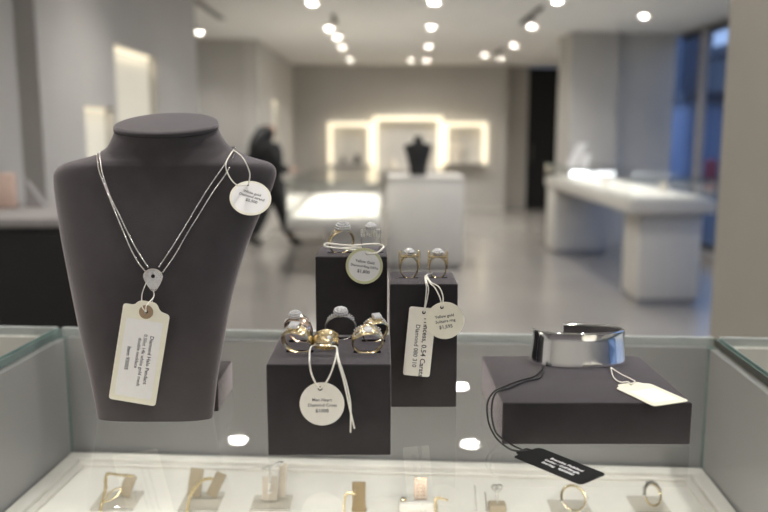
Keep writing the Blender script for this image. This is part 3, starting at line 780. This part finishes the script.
# T2: long ivory tag on the pendant
TL, TR, BL = U(126, 304.5, .689), U(173, 312.5, .689), U(106, 398, .681)
xa = TR-TL; ya = TL-BL; Wd, Hg = xa.length, ya.length
ctr = (TR+BL)/2; M2 = frame_from(ctr, xa, ya)
w, h = Wd/2, Hg/2
poly = rounded([(-w, -h), (w, -h), (w, h-.003), (w-.009, h-.001), (w-.013, h+.006), (-w+.013, h+.006), (-w+.010, h+.001), (-w, h+.001)], [.003, .003, .003, .003, .004, .004, .003, .003])
h2 = (.0, h-.0035); hw2 = M2 @ Vector((*h2, .001))
pw, ph = w-.0046, h-.005
price_tag('long ivory price tag with brown eyelet hanging from the pendant', M2, poly, h2, .0016, M['card'],
  [('Diamond Halo Pendant', .0046, .0085, -.003, -PI/2, 'dark_ink'), ('0.50ct 14k white gold mesh', .0042, .0028, -.004, -PI/2, 'ink'), ('double necklace', .0042, -.0016, .002, -PI/2, 'ink'), ('Item 93005', .0046, -.0098, -.004, -PI/2, 'dark_ink')],
  [[pc + Vector((-.006, -.001, -.004)), pc + Vector((-.0095, -.004, -.014)), pc + Vector((-.0085, -.010, -.022)), hw2 + Vector((-.0025, -.001, .004)), hw2],
   [pc + Vector((0, -.002, -.0125)), pc + Vector((.001, -.006, -.017)), hw2 + Vector((.001, -.0012, .006)), hw2 + Vector((0, .0005, 0))]],
  paper=(rounded([(-pw, -ph), (pw, -ph), (pw, h-.011), (-pw, h-.011)], .002), 0, None), eyelet=.0062, cr=.0005)

# T3: round tag with olive rim in front of the tallest block
M3 = frame_from(U(364.3, 266, .752), Vector((1, 0, -.16)), Vector((.16, -.10, 1)))
h3 = (.0006, .0128); hw3 = M3 @ Vector((*h3, .0008))
gx, gy = R3['G'][0], R3['G'][1]; hx, hy = R3['H'][0], R3['H'][1]
price_tag('round white price tag with olive rim hanging in front of the tallest block', M3, circle(.0177), h3, .0017, M['green_card'],
  [('Yellow Gold', .0036, 0, .0042, 0, 'dark_ink'), ('Diamond Ring 0.87ct', .0031, .0002, -.0004, 0, 'dark_ink'), ('$1,800', .0044, 0, -.0056, 0, 'dark_ink')],
  [[hw3, U(376, 253, .750), U(383, 248, .757), U(381.5, 245, .772), U(371, 244, .776), U(350, 245.5, .772), U(328, 243.5, .772), U(324.5, 245.5, .770), U(330, 247.5, .768), U(352, 249.5, .765), U(366, 252, .752), hw3],
   [U(326, 246.5, .771), U(338, 248.5, .770), U(352, 247.5, .771), U(362, 247.5, .769)]],
  paper=(circle(.0151), .0017, h3), cr=.0009)

# T4 and T5: long tag and round tag in front of the right-hand block
TL, TR, BL = U(411.5, 306.5, .7255), U(438.5, 309, .7255), U(400.8, 374.5, .7225)
xa = TR-TL; ya = TL-BL; w, h = xa.length/2, ya.length/2
M4_ = frame_from((TR+BL)/2, xa, ya); h4 = (.0012, h-.0045); hw4 = M4_ @ Vector((*h4, .0008))
kn = Vector((.0395, .752, Z2+.0035))
edge4 = Vector((.0385, .7285, Z2+.0012))
ring_j = Vector((.0455, .765, Z2+.004))
price_tag('long plain white price tag hanging down the right-hand ring block', M4_, rounded([(-w, -h), (w, -h), (w, h), (-w, h)], .0028), h4, .0017, M['grey_card'],
  [('Princess, 0.54 Carats', .0066, .0042, -.005, -PI/2, 'dark_ink'), ('Diamond 080 310', .0056, -.0030, -.004, -PI/2, 'ink')],
  [[ring_j, kn, edge4 + Vector((0, 0, .001)), U(426.5, 288, .7245), U(425.5, 300, .7235), hw4],
   [kn, edge4 + Vector((.001, 0, .0012)), U(428.5, 289, .7242), U(427, 300, .7232), hw4]], cr=.0006)
M5 = frame_from(U(445, 320.5, .7185), Vector((1, 0, .15)), Vector((-.15, -.03, 1)))
h5 = (-.0012, .0128); hw5 = M5 @ Vector((*h5, .0008))
price_tag('round cream price tag overlapping the long white tag on the right-hand block', M5, circle(.0176), h5, .0017, M['card'],
  [('Yellow gold', .0037, 0, .0042, 0, 'dark_ink'), ('Solitaire ring', .0036, .0003, -.0006, 0, 'dark_ink'), ('$1,595', .0046, 0, -.006, 0, 'dark_ink')],
  [[ring_j + Vector((.001, 0, 0)), kn + Vector((.001, 0, .001)), edge4 + Vector((.0035, 0, .001)), U(435, 288, .7235), U(440, 298, .7195), hw5],
   [kn + Vector((.001, 0, .001)), edge4 + Vector((.005, 0, .001)), U(439, 287, .7232), U(443, 297, .7190), hw5]], cr=.0006)

# T6: round tag hanging over the front block
M6 = frame_from(U(322, 404, .611), Vector((1, 0, .0)), Vector((0, .0, 1)))
h6 = (-.0014, .0128); hw6 = M6 @ Vector((*h6, .0008))
s1, s2 = U(311, 347, .640), U(337, 348, .634)
price_tag('round cream price tag hanging by white string on the front ring block', M6, circle(.0178), h6, .0019, M['grey_card'],
  [('Men Heart', .0036, 0, .0034, 0, 'ink'), ('Diamond Cross', .0036, .0003, -.0010, 0, 'ink'), ('$1000', .0042, 0, -.0056, 0, 'dark_ink')],
  [[U(318, 345, .648), s1, U(309.5, 358, .6105), U(311, 372, .6095), U(316, 384, .6095), hw6],
   [U(330, 346, .640), s2, U(334.5, 362, .6105), U(330.5, 374, .6095), U(325, 384, .6095), hw6],
   [s2, U(339, 360, .6105), U(346, 382, .6105), U(350.5, 405, .6110), U(350.5, 432.5, .6105)],
   [s2, U(338, 360, .6095), U(344, 382, .6095), U(349, 405, .6105), U(354.5, 428.5, .6110)]], cr=.0007)

# T7: cream tag lying on the bracelet block
zc = Z4 + .0012
A_, B_, D_ = UZ(619.5, 385.5, zc), UZ(635, 381.5, zc), UZ(655, 407, zc)
E_ = UZ(688, 400.5, zc)
ya = (A_+B_)/2 - (D_+E_)/2; xa = (E_-D_); Lh = ya.length/2; Wh = (E_-D_).length/2
M7 = frame_from((A_+B_+D_+E_)/4, Vector((-ya.y, ya.x, 0))*-1, ya)
poly = rounded([(-Wh, -Lh), (Wh, -Lh), (Wh, Lh-.008), (Wh-.006, Lh-.005), (Wh-.007, Lh), (-Wh+.007, Lh), (-Wh+.006, Lh-.005), (-Wh, Lh-.008)], [.004, .004, .003, .002, .003, .003, .002, .003])
h7 = (0, Lh-.005); hw7 = M7 @ Vector((*h7, .0008))
bp = UZ(611, 367.5, Z4+.003)
price_tag('cream card tag lying on the bracelet block beside the silver cuff', M7, poly, h7, .0014, M['card'], [],
  [[bp, UZ(613.5, 377, Z4+.002), UZ(620, 382, Z4+.003), hw7 + Vector((-.002, .003, .0012)), hw7],
   [bp, UZ(621, 374, Z4+.004), UZ(631, 379, Z4+.004), hw7 + Vector((.004, .002, .002)), hw7]],
  paper=(rounded([(-Wh+.005, -Lh+.006), (Wh-.005, -Lh+.006), (Wh-.005, Lh-.020), (-Wh+.005, Lh-.020)], .001), 0, None), cr=.0006, thick=.0007)

# T8: black tag lying on the glass
zg = ZG + .0008
A_, B_, D_, E_ = UZ(514, 456, zg), UZ(538, 448, zg), UZ(583, 487, zg), UZ(604, 472.5, zg)
ya = (A_+B_)/2 - (D_+E_)/2; Lh = ya.length/2; Wh = ((B_-A_).length + (E_-D_).length)/4
M8 = frame_from((A_+B_+D_+E_)/4, Vector((ya.y, -ya.x, 0)), ya)
poly = rounded([(-Wh, -Lh), (Wh, -Lh), (Wh, Lh-.002), (Wh-.004, Lh), (.007, Lh), (.006, Lh+.005), (-.007, Lh+.005), (-.009, Lh), (-Wh, Lh-.001)], [.005, .004, .003, .002, .001, .001, .001, .001, .001])
h8 = (0, Lh-.001); hw8 = M8 @ Vector((*h8, .0008))
z4 = Z4 + .0014
k0 = UZ(543, 367, z4)
price_tag('black hang tag with white print lying on the glass in front of the bracelet block', M8, poly, h8, .0011, M['black_card'],
    [('Bracelet, Polished', .0044, .0050, -.004, -PI/2, 'white_ink'), ('Ladies - Cuff Bangle', .0042, -.0006, -.004, -PI/2, 'white_ink'), ('Sterling   9250000', .0042, -.0062, -.004, -PI/2, 'white_ink')],
  [[k0, UZ(535, 376, z4), UZ(520, 380.5, z4), UZ(505, 386, z4), Vector((.0962, .672, Z4-.001)), U(487.5, 403, .664), U(488, 420, .655), U(493, 433, .648), UZ(500, 442, ZG+.001), UZ(512, 450, ZG+.002), hw8],
   [k0 + Vector((.001, .001, 0)), UZ(540, 377.5, z4), UZ(525, 381.5, z4), UZ(509, 388, z4), Vector((.0965, .665, Z4)), U(491.5, 410, .655), U(494, 428, .648), U(500, 437, .640), UZ(513, 445.5, ZG+.001), UZ(523, 450, ZG+.002), hw8 + Vector((.001, .001, 0))]],
  cordm=M['black_cord'], cr=.0008, thick=.0008)

# ------------------------------------------------------------------ silver cuff
fcy = .7595; cxm, cw = .1895, .0435
hz = .0325
cf = thing('cuff_bracelet', 'wide polished silver cuff bracelet standing on the low right-hand block', 'bracelet', (cxm, fcy, Z4))
bm = B(); loops = []; n = 72; bdep = .0185
for i in range(n+1):
    a = math.radians(-188 + 292*i/n)         # open at the back, one end showing on the right
    ca, sa = math.cos(a), math.sin(a)
    o_ = Vector((cxm + cw*ca, fcy + bdep*sa, 0)); nrm = Vector((ca/cw, sa/bdep, 0)).normalized(); th = .0011
    sec = []
    for (s_, z_) in ((0, .0006), (.0, .25*hz), (.0, .5*hz), (0, .72*hz), (0, .86*hz), (0, hz-.0006), (.5, hz), (1, hz-.0006), (1, .5*hz), (1, .0006), (.5, 0)):
        f_ = z_/hz; bulge = .0042*(1-f_) + .0016*(max(0, f_-.72)/.28)**2
        p = o_ - nrm*th*2*s_ + nrm*bulge; sec.append(Vector((p.x, p.y, Z4 + .0003 + z_)))
    loops.append(sec)
obj('band', loft(bm, loops), M['steel'], cf, smooth=50)
bm = B()
tube(bm, [l[6] + Vector((0, 0, .0002)) for l in loops], .0009, 8); obj('rim', bm, M['steel'], cf)

# ------------------------------------------------------------------ jewellery in the tray
def tz(px, py, dz=0.): return UZ(px, py, ZT+dz)
def plate(name, c, w, d, hgt, m, par, ang=0., bev=.0006):
    return obj(name, bx(-w/2, w/2, -d/2, d/2, 0, hgt, bev=bev, mtx=Matrix.Translation(c) @ Matrix.Rotation(ang, 4, 'Z')), m, par)
def strung(bm, pts, r0, r1, n):
    dn = catmull(pts, 20); m = len(dn)
    for i in range(n): ball(bm, dn[int(i*(m-1)/(n-1))], 1.45*(r0 + (r1-r0)*random.random()), 1)
    tube(bm, dn[::3], r0*.6, 6); return bm
def stand(lab, base_px, w, d, up=None, upm=None, ang=0., name='jewellery_stand'):
    c = tz(*base_px); t = thing(name, lab, 'jewellery stand', c)
    b_ = plate('base_plate', c + Vector((0, 0, .0005)), w, d, .003, M['acrylic'], t, ang)
    obj('base_edge', bx(-w/2, w/2, -d/2-.0012, -d/2-.0002, 0, .003, mtx=Matrix.Translation(c) @ Matrix.Rotation(ang, 4, 'Z')), M['acrylic_edge'], t)
    if up:
        for (dx, dy, ww, hh, lean) in up:
            bm = bx(-ww/2, ww/2, -.0016, .0016, 0, hh, bev=.0007, mtx=Matrix.Translation(c + Vector((dx, dy, .0031))) @ Matrix.Rotation(lean, 4, 'Y') @ Matrix.Rotation(-.2, 4, 'X'))
            obj('upright', bm, upm or M['taupe'], t)
    return t, c
grp = 'earrings on the tray stands'
# 1
t, c = stand('clear acrylic stand at the far left of the white tray', (118, 502), .050, .045, [(.004, .010, .014, .026, .35)], M['taupe'])
et = thing('drop_earring', 'gold chain drop earring on the far left stand in the tray', 'earring', c + Vector((-.014, 0, .02)))
P = [U(133, 476, .897), U(120, 475, .894), U(107, 474.5, .89), U(105.5, 488, .88), U(102, 502, .872), U(100.5, 511, .866)]
obj('beaded_chain', strung(B(), P, .0012, .0019, 34), M['gold'], et)
obj('leaf_charm', tube(B(), catmull([U(104, 502, .872), U(112, 491, .876), U(121, 488, .880), U(116, 497, .876), U(105, 502, .872)], 8), .0009, 8), M['gold'], et)
# 2
t, c = stand('clear acrylic stand second from the left in the white tray', (202, 503), .046, .046, [(-.012, .010, .016, .034, .12), (.008, .012, .013, .030, .45)], M['taupe'])
et = thing('drop_earring', 'gold beaded earring curving over the second stand from the left', 'earring', c + Vector((-.006, 0, .02)))
obj('beaded_chain', strung(B(), [U(212, 478.5, .886), U(203, 480, .884), U(194, 489, .880), U(189, 500, .874), U(187, 512, .866)], .0012, .0019, 30), M['gold'], et)
# 3
t, c = stand('clear acrylic stand third from the left in the white tray', (272, 504), .046, .036, [(-.003, .004, .018, .028, 0), (.010, .012, .009, .040, .05)], M['taupe_pale'])
et = thing('drop_earring', 'silver cluster earring on the third stand from the left', 'earring', c + Vector((0, 0, .03)))
obj('cluster_bar', strung(B(), [U(264, 469, .884), U(273, 466.5, .884), U(282, 463, .884)], .0014, .0023, 12), M['silver'], et, smooth=0)
obj('drop', strung(B(), [U(270, 470, .883), U(270, 480, .879), U(269.5, 492, .875)], .0013, .0018, 12), M['silver'], et)
# 4
c = tz(359, 512); t = thing('earring_card', 'upright brown earring card in the middle of the tray', 'jewellery stand', c)
plate('card', c, .0155, .003, .037, M['brown'], t); plate('foot', c + Vector((0, .004, 0)), .018, .004, .003, M['brown'], t)
et = thing('hoop_earring', 'small gold hoop pinned left of the brown card', 'earring', c + Vector((-.01, -.004, .012)))
obj('hoop', strung(B(), [U(355, 494, .866), U(347, 493.5, .866), U(344.5, 501, .866), U(344, 511, .865)], .0010, .0016, 20), M['gold'], et)
# 5
c = tz(418, 508); t = thing('jewellery_riser', 'low white riser right of the brown card in the tray', 'jewellery stand', c)
plate('block', c, .045, .022, .010, M['tray'], t, bev=.002)
et = thing('crystal_earring', 'rectangular crystal earring standing on the white riser', 'earring', c + Vector((.003, 0, .01)))
plate('plaque', c + Vector((.003, .002, .0102)), .0145, .004, .0265, M['rose'], et)
bm = B()
for i in range(3):
    for j in range(5): ball(bm, c + Vector((-.001+i*.004, -.0012, .0142+j*.0046)), .0013, 1)
obj('crystals', bm, M['diamond'], et, smooth=0)
bm = B(); q = c + Vector((-.017, -.002, .0115)); ball(bm, q, .0032, 2, (1.2, 1, .8)); single('stud_earring', bm, M['gold'], 'small dark gold stud at the left end of the white riser', 'earring')
et = thing('hoop_earring', 'small crystal hoop at the right end of the white riser', 'earring', c + Vector((.027, -.004, 0)))
obj('hoop', strung(B(), [U(436, 512, .865), U(435.5, 501, .866), U(438, 498, .866), U(447, 500, .868)], .0010, .0016, 16), M['gold'], et)
# 6
c = tz(497, 511); t = thing('jewellery_stand', 'taupe block stand with clear pins, right of the riser in the tray', 'jewellery stand', c)
plate('block', c, .020, .016, .010, M['taupe'], t, bev=.002)
for dx, hh in ((-.026, .030), (-.014, .022)): obj('pin', tube(B(), [c + Vector((dx+.002, .0, 0)), c + Vector((dx, .004, hh))], .0009, 8), M['acrylic_edge'], t)
et = thing('heart_earring', 'silver heart earring above the taupe block in the tray', 'earring', c + Vector((0, 0, .012)))
hp = U(497, 488.5, .866); bm = B()
for k in range(26):
    a = 2*PI*k/26; x = 16*math.sin(a)**3; z = 13*math.cos(a)-5*math.cos(2*a)-2*math.cos(3*a)-math.cos(4*a)
    ball(bm, hp + Vector((x*.00036, 0, z*.00036)), .0014, 1)
ball(bm, hp, .0028, 1); obj('heart', bm, M['silver'], et, smooth=0)
obj('drop', strung(B(), [hp - Vector((0, 0, .006)), hp - Vector((-.0005, 0, .012)), Vector((c.x, c.y-.003, ZT+.0112))], .0009, .0014, 8), M['silver'], et)
# 7 and 8: rings on clear plates
def tray_ring(lab, px, py, R, tiltx, rz, m):
    c = tz(px, py); root = thing('crystal_ring', lab, 'ring', c + Vector((0, 0, .0032+R*abs(math.sin(tiltx))*.0)), (0, 0, rz))
    bm = B(); K = Matrix.Translation((0, 0, R*abs(math.cos(tiltx))+.0022)) @ Matrix.Rotation(tiltx, 4, 'X')
    pts = [K @ Vector((R*math.cos(2*PI*k/36), 0, R*math.sin(2*PI*k/36))) for k in range(36)]
    tube(bm, pts, .0015, 10, True); obj('band', bm, m, root, shift=False)
    bm = B()
    for k in range(11):
        a = PI/2 + (k-5)*.28; ball(bm, K @ Vector(((R+.0012)*math.cos(a), 0, (R+.0012)*math.sin(a))), .0022 if k % 2 else .0028, 1)
    obj('crystals', bm, M['silver'], root, smooth=0, shift=False)
stand('clear plate under the crown-shaped ring in the tray', (570, 510), .046, .040)
tray_ring('crown-shaped crystal ring in the tray below the black tag', 573, 512, .0145, 2.5, .2, M['gold'])
stand('clear plate under the oval ring at the right end of the tray', (648, 506), .040, .040)
tray_ring('slim crystal ring leaning on the rightmost clear plate', 652, 508, .0125, -.45, .55, M['gold'])

# ------------------------------------------------------------------ person
def skin(verts, edges, radii, sub=2, root=0):
    me = bpy.data.meshes.new('s'); me.from_pydata([Vector(v) for v in verts], edges, []); o = bpy.data.objects.new('s', me); C.objects.link(o)
    md = o.modifiers.new('k', 'SKIN'); md.use_smooth_shade = True
    if not me.skin_vertices: me.skin_vertices.new()
    for i, r in enumerate(radii):
        sv = me.skin_vertices[0].data[i]; sv.radius = (r, r) if not isinstance(r, tuple) else r; sv.use_root = (i == root)
    sb = o.modifiers.new('d', 'SUBSURF'); sb.levels = sub; sb.render_levels = sub
    r = baked(o); bpy.data.objects.remove(o); bpy.data.meshes.remove(me); return r
pp = UZ(272, 244, 0)
pe = thing('person', 'person with long dark hair in black clothes walking past the left wall', 'person', (pp.x-.03, 10.6, 0), (0, 0, .75))
V = []; E = []; Rd = []
def add(v, r, p=None):
    V.append(v); Rd.append(r); i = len(V)-1
    if p is not None: E.append((p, i))
    return i
pel = add((0, 0, .86), (.13, .10)); sp = add((.0, 0, 1.02), (.11, .085), pel); ch = add((.01, 0, 1.22), (.14, .10), sp); nb = add((.015, 0, 1.35), (.06, .06), ch)
nk_ = add((.03, 0, 1.40), .048, nb); hd = add((.045, 0, 1.46), (.07, .075), nk_); ht = add((.045, 0, 1.54), (.082, .075), hd); add((.035, 0, 1.60), .05, ht)
def hand(w, d, side, p):
    w = Vector(w); d = Vector(d).normalized(); s = Vector((0, 1, 0)) if abs(d.y) < .8 else Vector((1, 0, 0)); s = (s - d*s.dot(d)).normalized()
    pm_ = add(tuple(w + d*.06), (.032, .016), p)
    for k, L in enumerate((.062, .072, .068, .052)):
        b_ = w + d*.085 + s*(-.026+.0175*k); a_ = add(tuple(b_), .0095, pm_); add(tuple(b_ + d*L*.55), .0085, a_); add(tuple(b_ + d*L + Vector((0, 0, -.01))), .007, len(V)-1)
    q_ = add(tuple(w + d*.035 + s*.035*side), .010, p); add(tuple(w + d*.075 + s*.052*side), .008, q_)
sr_ = add((0, -.16, 1.29), .058, ch); el = add((-.02, -.21, 1.04), .042, sr_); wr = add((.17, -.20, 1.00), .028, el); hand((.17, -.20, 1.00), (1, .1, .12), 1, wr)
sl_ = add((0, .16, 1.29), .058, ch); el = add((-.06, .21, 1.04), .042, sl_); wr = add((-.04, .21, .82), .028, el); hand((-.04, .21, .82), (.1, 0, -1), 1, wr)
kn1 = add((.15, -.09, .47), .058, add((.03, -.09, .78), .088, pel)); an = add((.24, -.09, .09), .036, kn1); add((.37, -.09, .035), .032, add((.28, -.09, .04), .04, an))
kn2 = add((.0, .09, .46), .058, add((-.01, .09, .78), .088, pel)); an = add((-.16, .09, .10), .036, kn2); add((-.03, .09, .035), .032, add((-.12, .09, .05), .04, an))
link_mesh('body', skin(V, E, Rd), M['skin'], pe, 60)
# clothing over the body
coat = skin([(0, 0, .74), (0, 0, .88), (0, 0, 1.04), (.01, 0, 1.22), (.015, 0, 1.34), (0, -.16, 1.30), (-.02, -.215, 1.04), (.14, -.20, 1.005), (0, .16, 1.30), (-.06, .215, 1.04), (-.045, .21, .86)],
            [(0, 1), (1, 2), (2, 3), (3, 4), (3, 5), (5, 6), (6, 7), (3, 8), (8, 9), (9, 10)],
            [(.20, .18), (.20, .17), (.18, .15), (.20, .16), (.09, .08), .10, .082, .062, .10, .082, .062])
link_mesh('coat', coat, M['coat'], pe, 60)
trs = skin([(0, 0, .86), (.03, -.09, .78), (.15, -.09, .47), (.235, -.09, .12), (-.01, .09, .78), (.0, .09, .46), (-.152, .09, .13)],
           [(0, 1), (1, 2), (2, 3), (0, 4), (4, 5), (5, 6)], [(.16, .13), .125, .095, .075, .125, .095, .075])
link_mesh('trousers', trs, M['trouser'], pe, 60)
for q in ([(.243, -.09, .15), (.245, -.09, .06), (.30, -.09, .05), (.385, -.09, .04)], [(-.155, .09, .17), (-.155, .09, .07), (-.10, .09, .055), (-.015, .09, .04)]):
    link_mesh('shoe', skin(q, [(0, 1), (1, 2), (2, 3)], [.05, .052, .047, .036]), M['boot'], pe, 60)
hair = skin([(.02, 0, 1.590), (.012, 0, 1.53), (-.045, 0, 1.42), (-.085, 0, 1.28), (-.09, 0, 1.14)], [(0, 1), (1, 2), (2, 3), (3, 4)], [(.075, .08), (.105, .105), (.10, .135), (.10, .16), (.05, .12)])
link_mesh('hair', hair, M['hair'], pe, 60)
pe.scale = (1.22, 1.22, 1.0)

# ------------------------------------------------------------------ outside the windows
slab_o = bx(XR+.3, 60, -30, 90, -.25, -.15); struct('street_ground', slab_o, M['asphalt'])
def building(lab, x0, x1, y0, y1, h, m, nf):
    t = thing('office_building', lab, 'building', ((x0+x1)/2, (y0+y1)/2, -.15))
    obj('wall', bx(x0, x1, y0, y1, -.15, h), m, t); obj('roof', bx(x0-.3, x1+.3, y0-.3, y1+.3, h, h+.4), M['facade'], t)
    for k in range(nf): obj('window_band', bx(x0-.05, x0, y0+1, y1-1, 1.2+k*3.2, 2.9+k*3.2), M['wglass'] if False else M['frame'], t)
building('dark office building across the street seen through the tall window', 14, 30, 20, 35.4, 4.6, M['facade'], 1)
building('tall dark blue building filling the narrow pane of the window wall', 14.5, 16, 40, 60, 16, M['facade_blue'], 4)
building('pale low building beside the dark one outside the window', 11.4, 13.2, 30.5, 33, 2.6, M['facade_pale'], 0)
q = U(711, 165, 22.0)
t = thing('street_bin', 'small red bin outside the tall window beside the near column', 'bin', (q.x, 22.0, -.15))
bm = B(); lathe(bm, [(.15, 0), (.17, .05), (.18, .75), (.17, .8)], 24, Matrix.Translation((q.x, 22.0, -.15))); obj('body', bm, M['red'], t)
bm = B(); lathe(bm, [(.19, .8), (.19, .83), (.12, .92), (0, .94)], 24, Matrix.Translation((q.x, 22.0, -.15))); obj('lid', bm, M['red'], t)

# ------------------------------------------------------------------ world and view
wd = bpy.data.worlds.new('world'); S.world = wd; wd.use_nodes = True
N, L = wd.node_tree.nodes, wd.node_tree.links
bg = N['Background']; tc = N.new('ShaderNodeTexCoord'); sx = N.new('ShaderNodeSeparateXYZ'); cr_ = N.new('ShaderNodeValToRGB')
L.new(tc.outputs['Generated'], sx.inputs[0]); L.new(sx.outputs['Z'], cr_.inputs[0]); L.new(cr_.outputs[0], bg.inputs[0])
cr_.color_ramp.elements[0].color = (.34, .45, .70, 1); cr_.color_ramp.elements[0].position = 0
cr_.color_ramp.elements[1].color = (.20, .33, .66, 1); cr_.color_ramp.elements[1].position = .6
bg.inputs[1].default_value = .75
vs = S.view_settings; S.display_settings.display_device = 'sRGB'
vs.view_transform = 'Standard'; vs.look = 'None'; vs.gamma = 1; vs.use_curve_mapping = False; vs.exposure = 1.05
cy = S.cycles; cy.max_bounces = 10; cy.transparent_max_bounces = 24; cy.sample_clamp_indirect = 6; cy.use_denoising = True
cy.caustics_reflective = False; cy.caustics_refractive = False
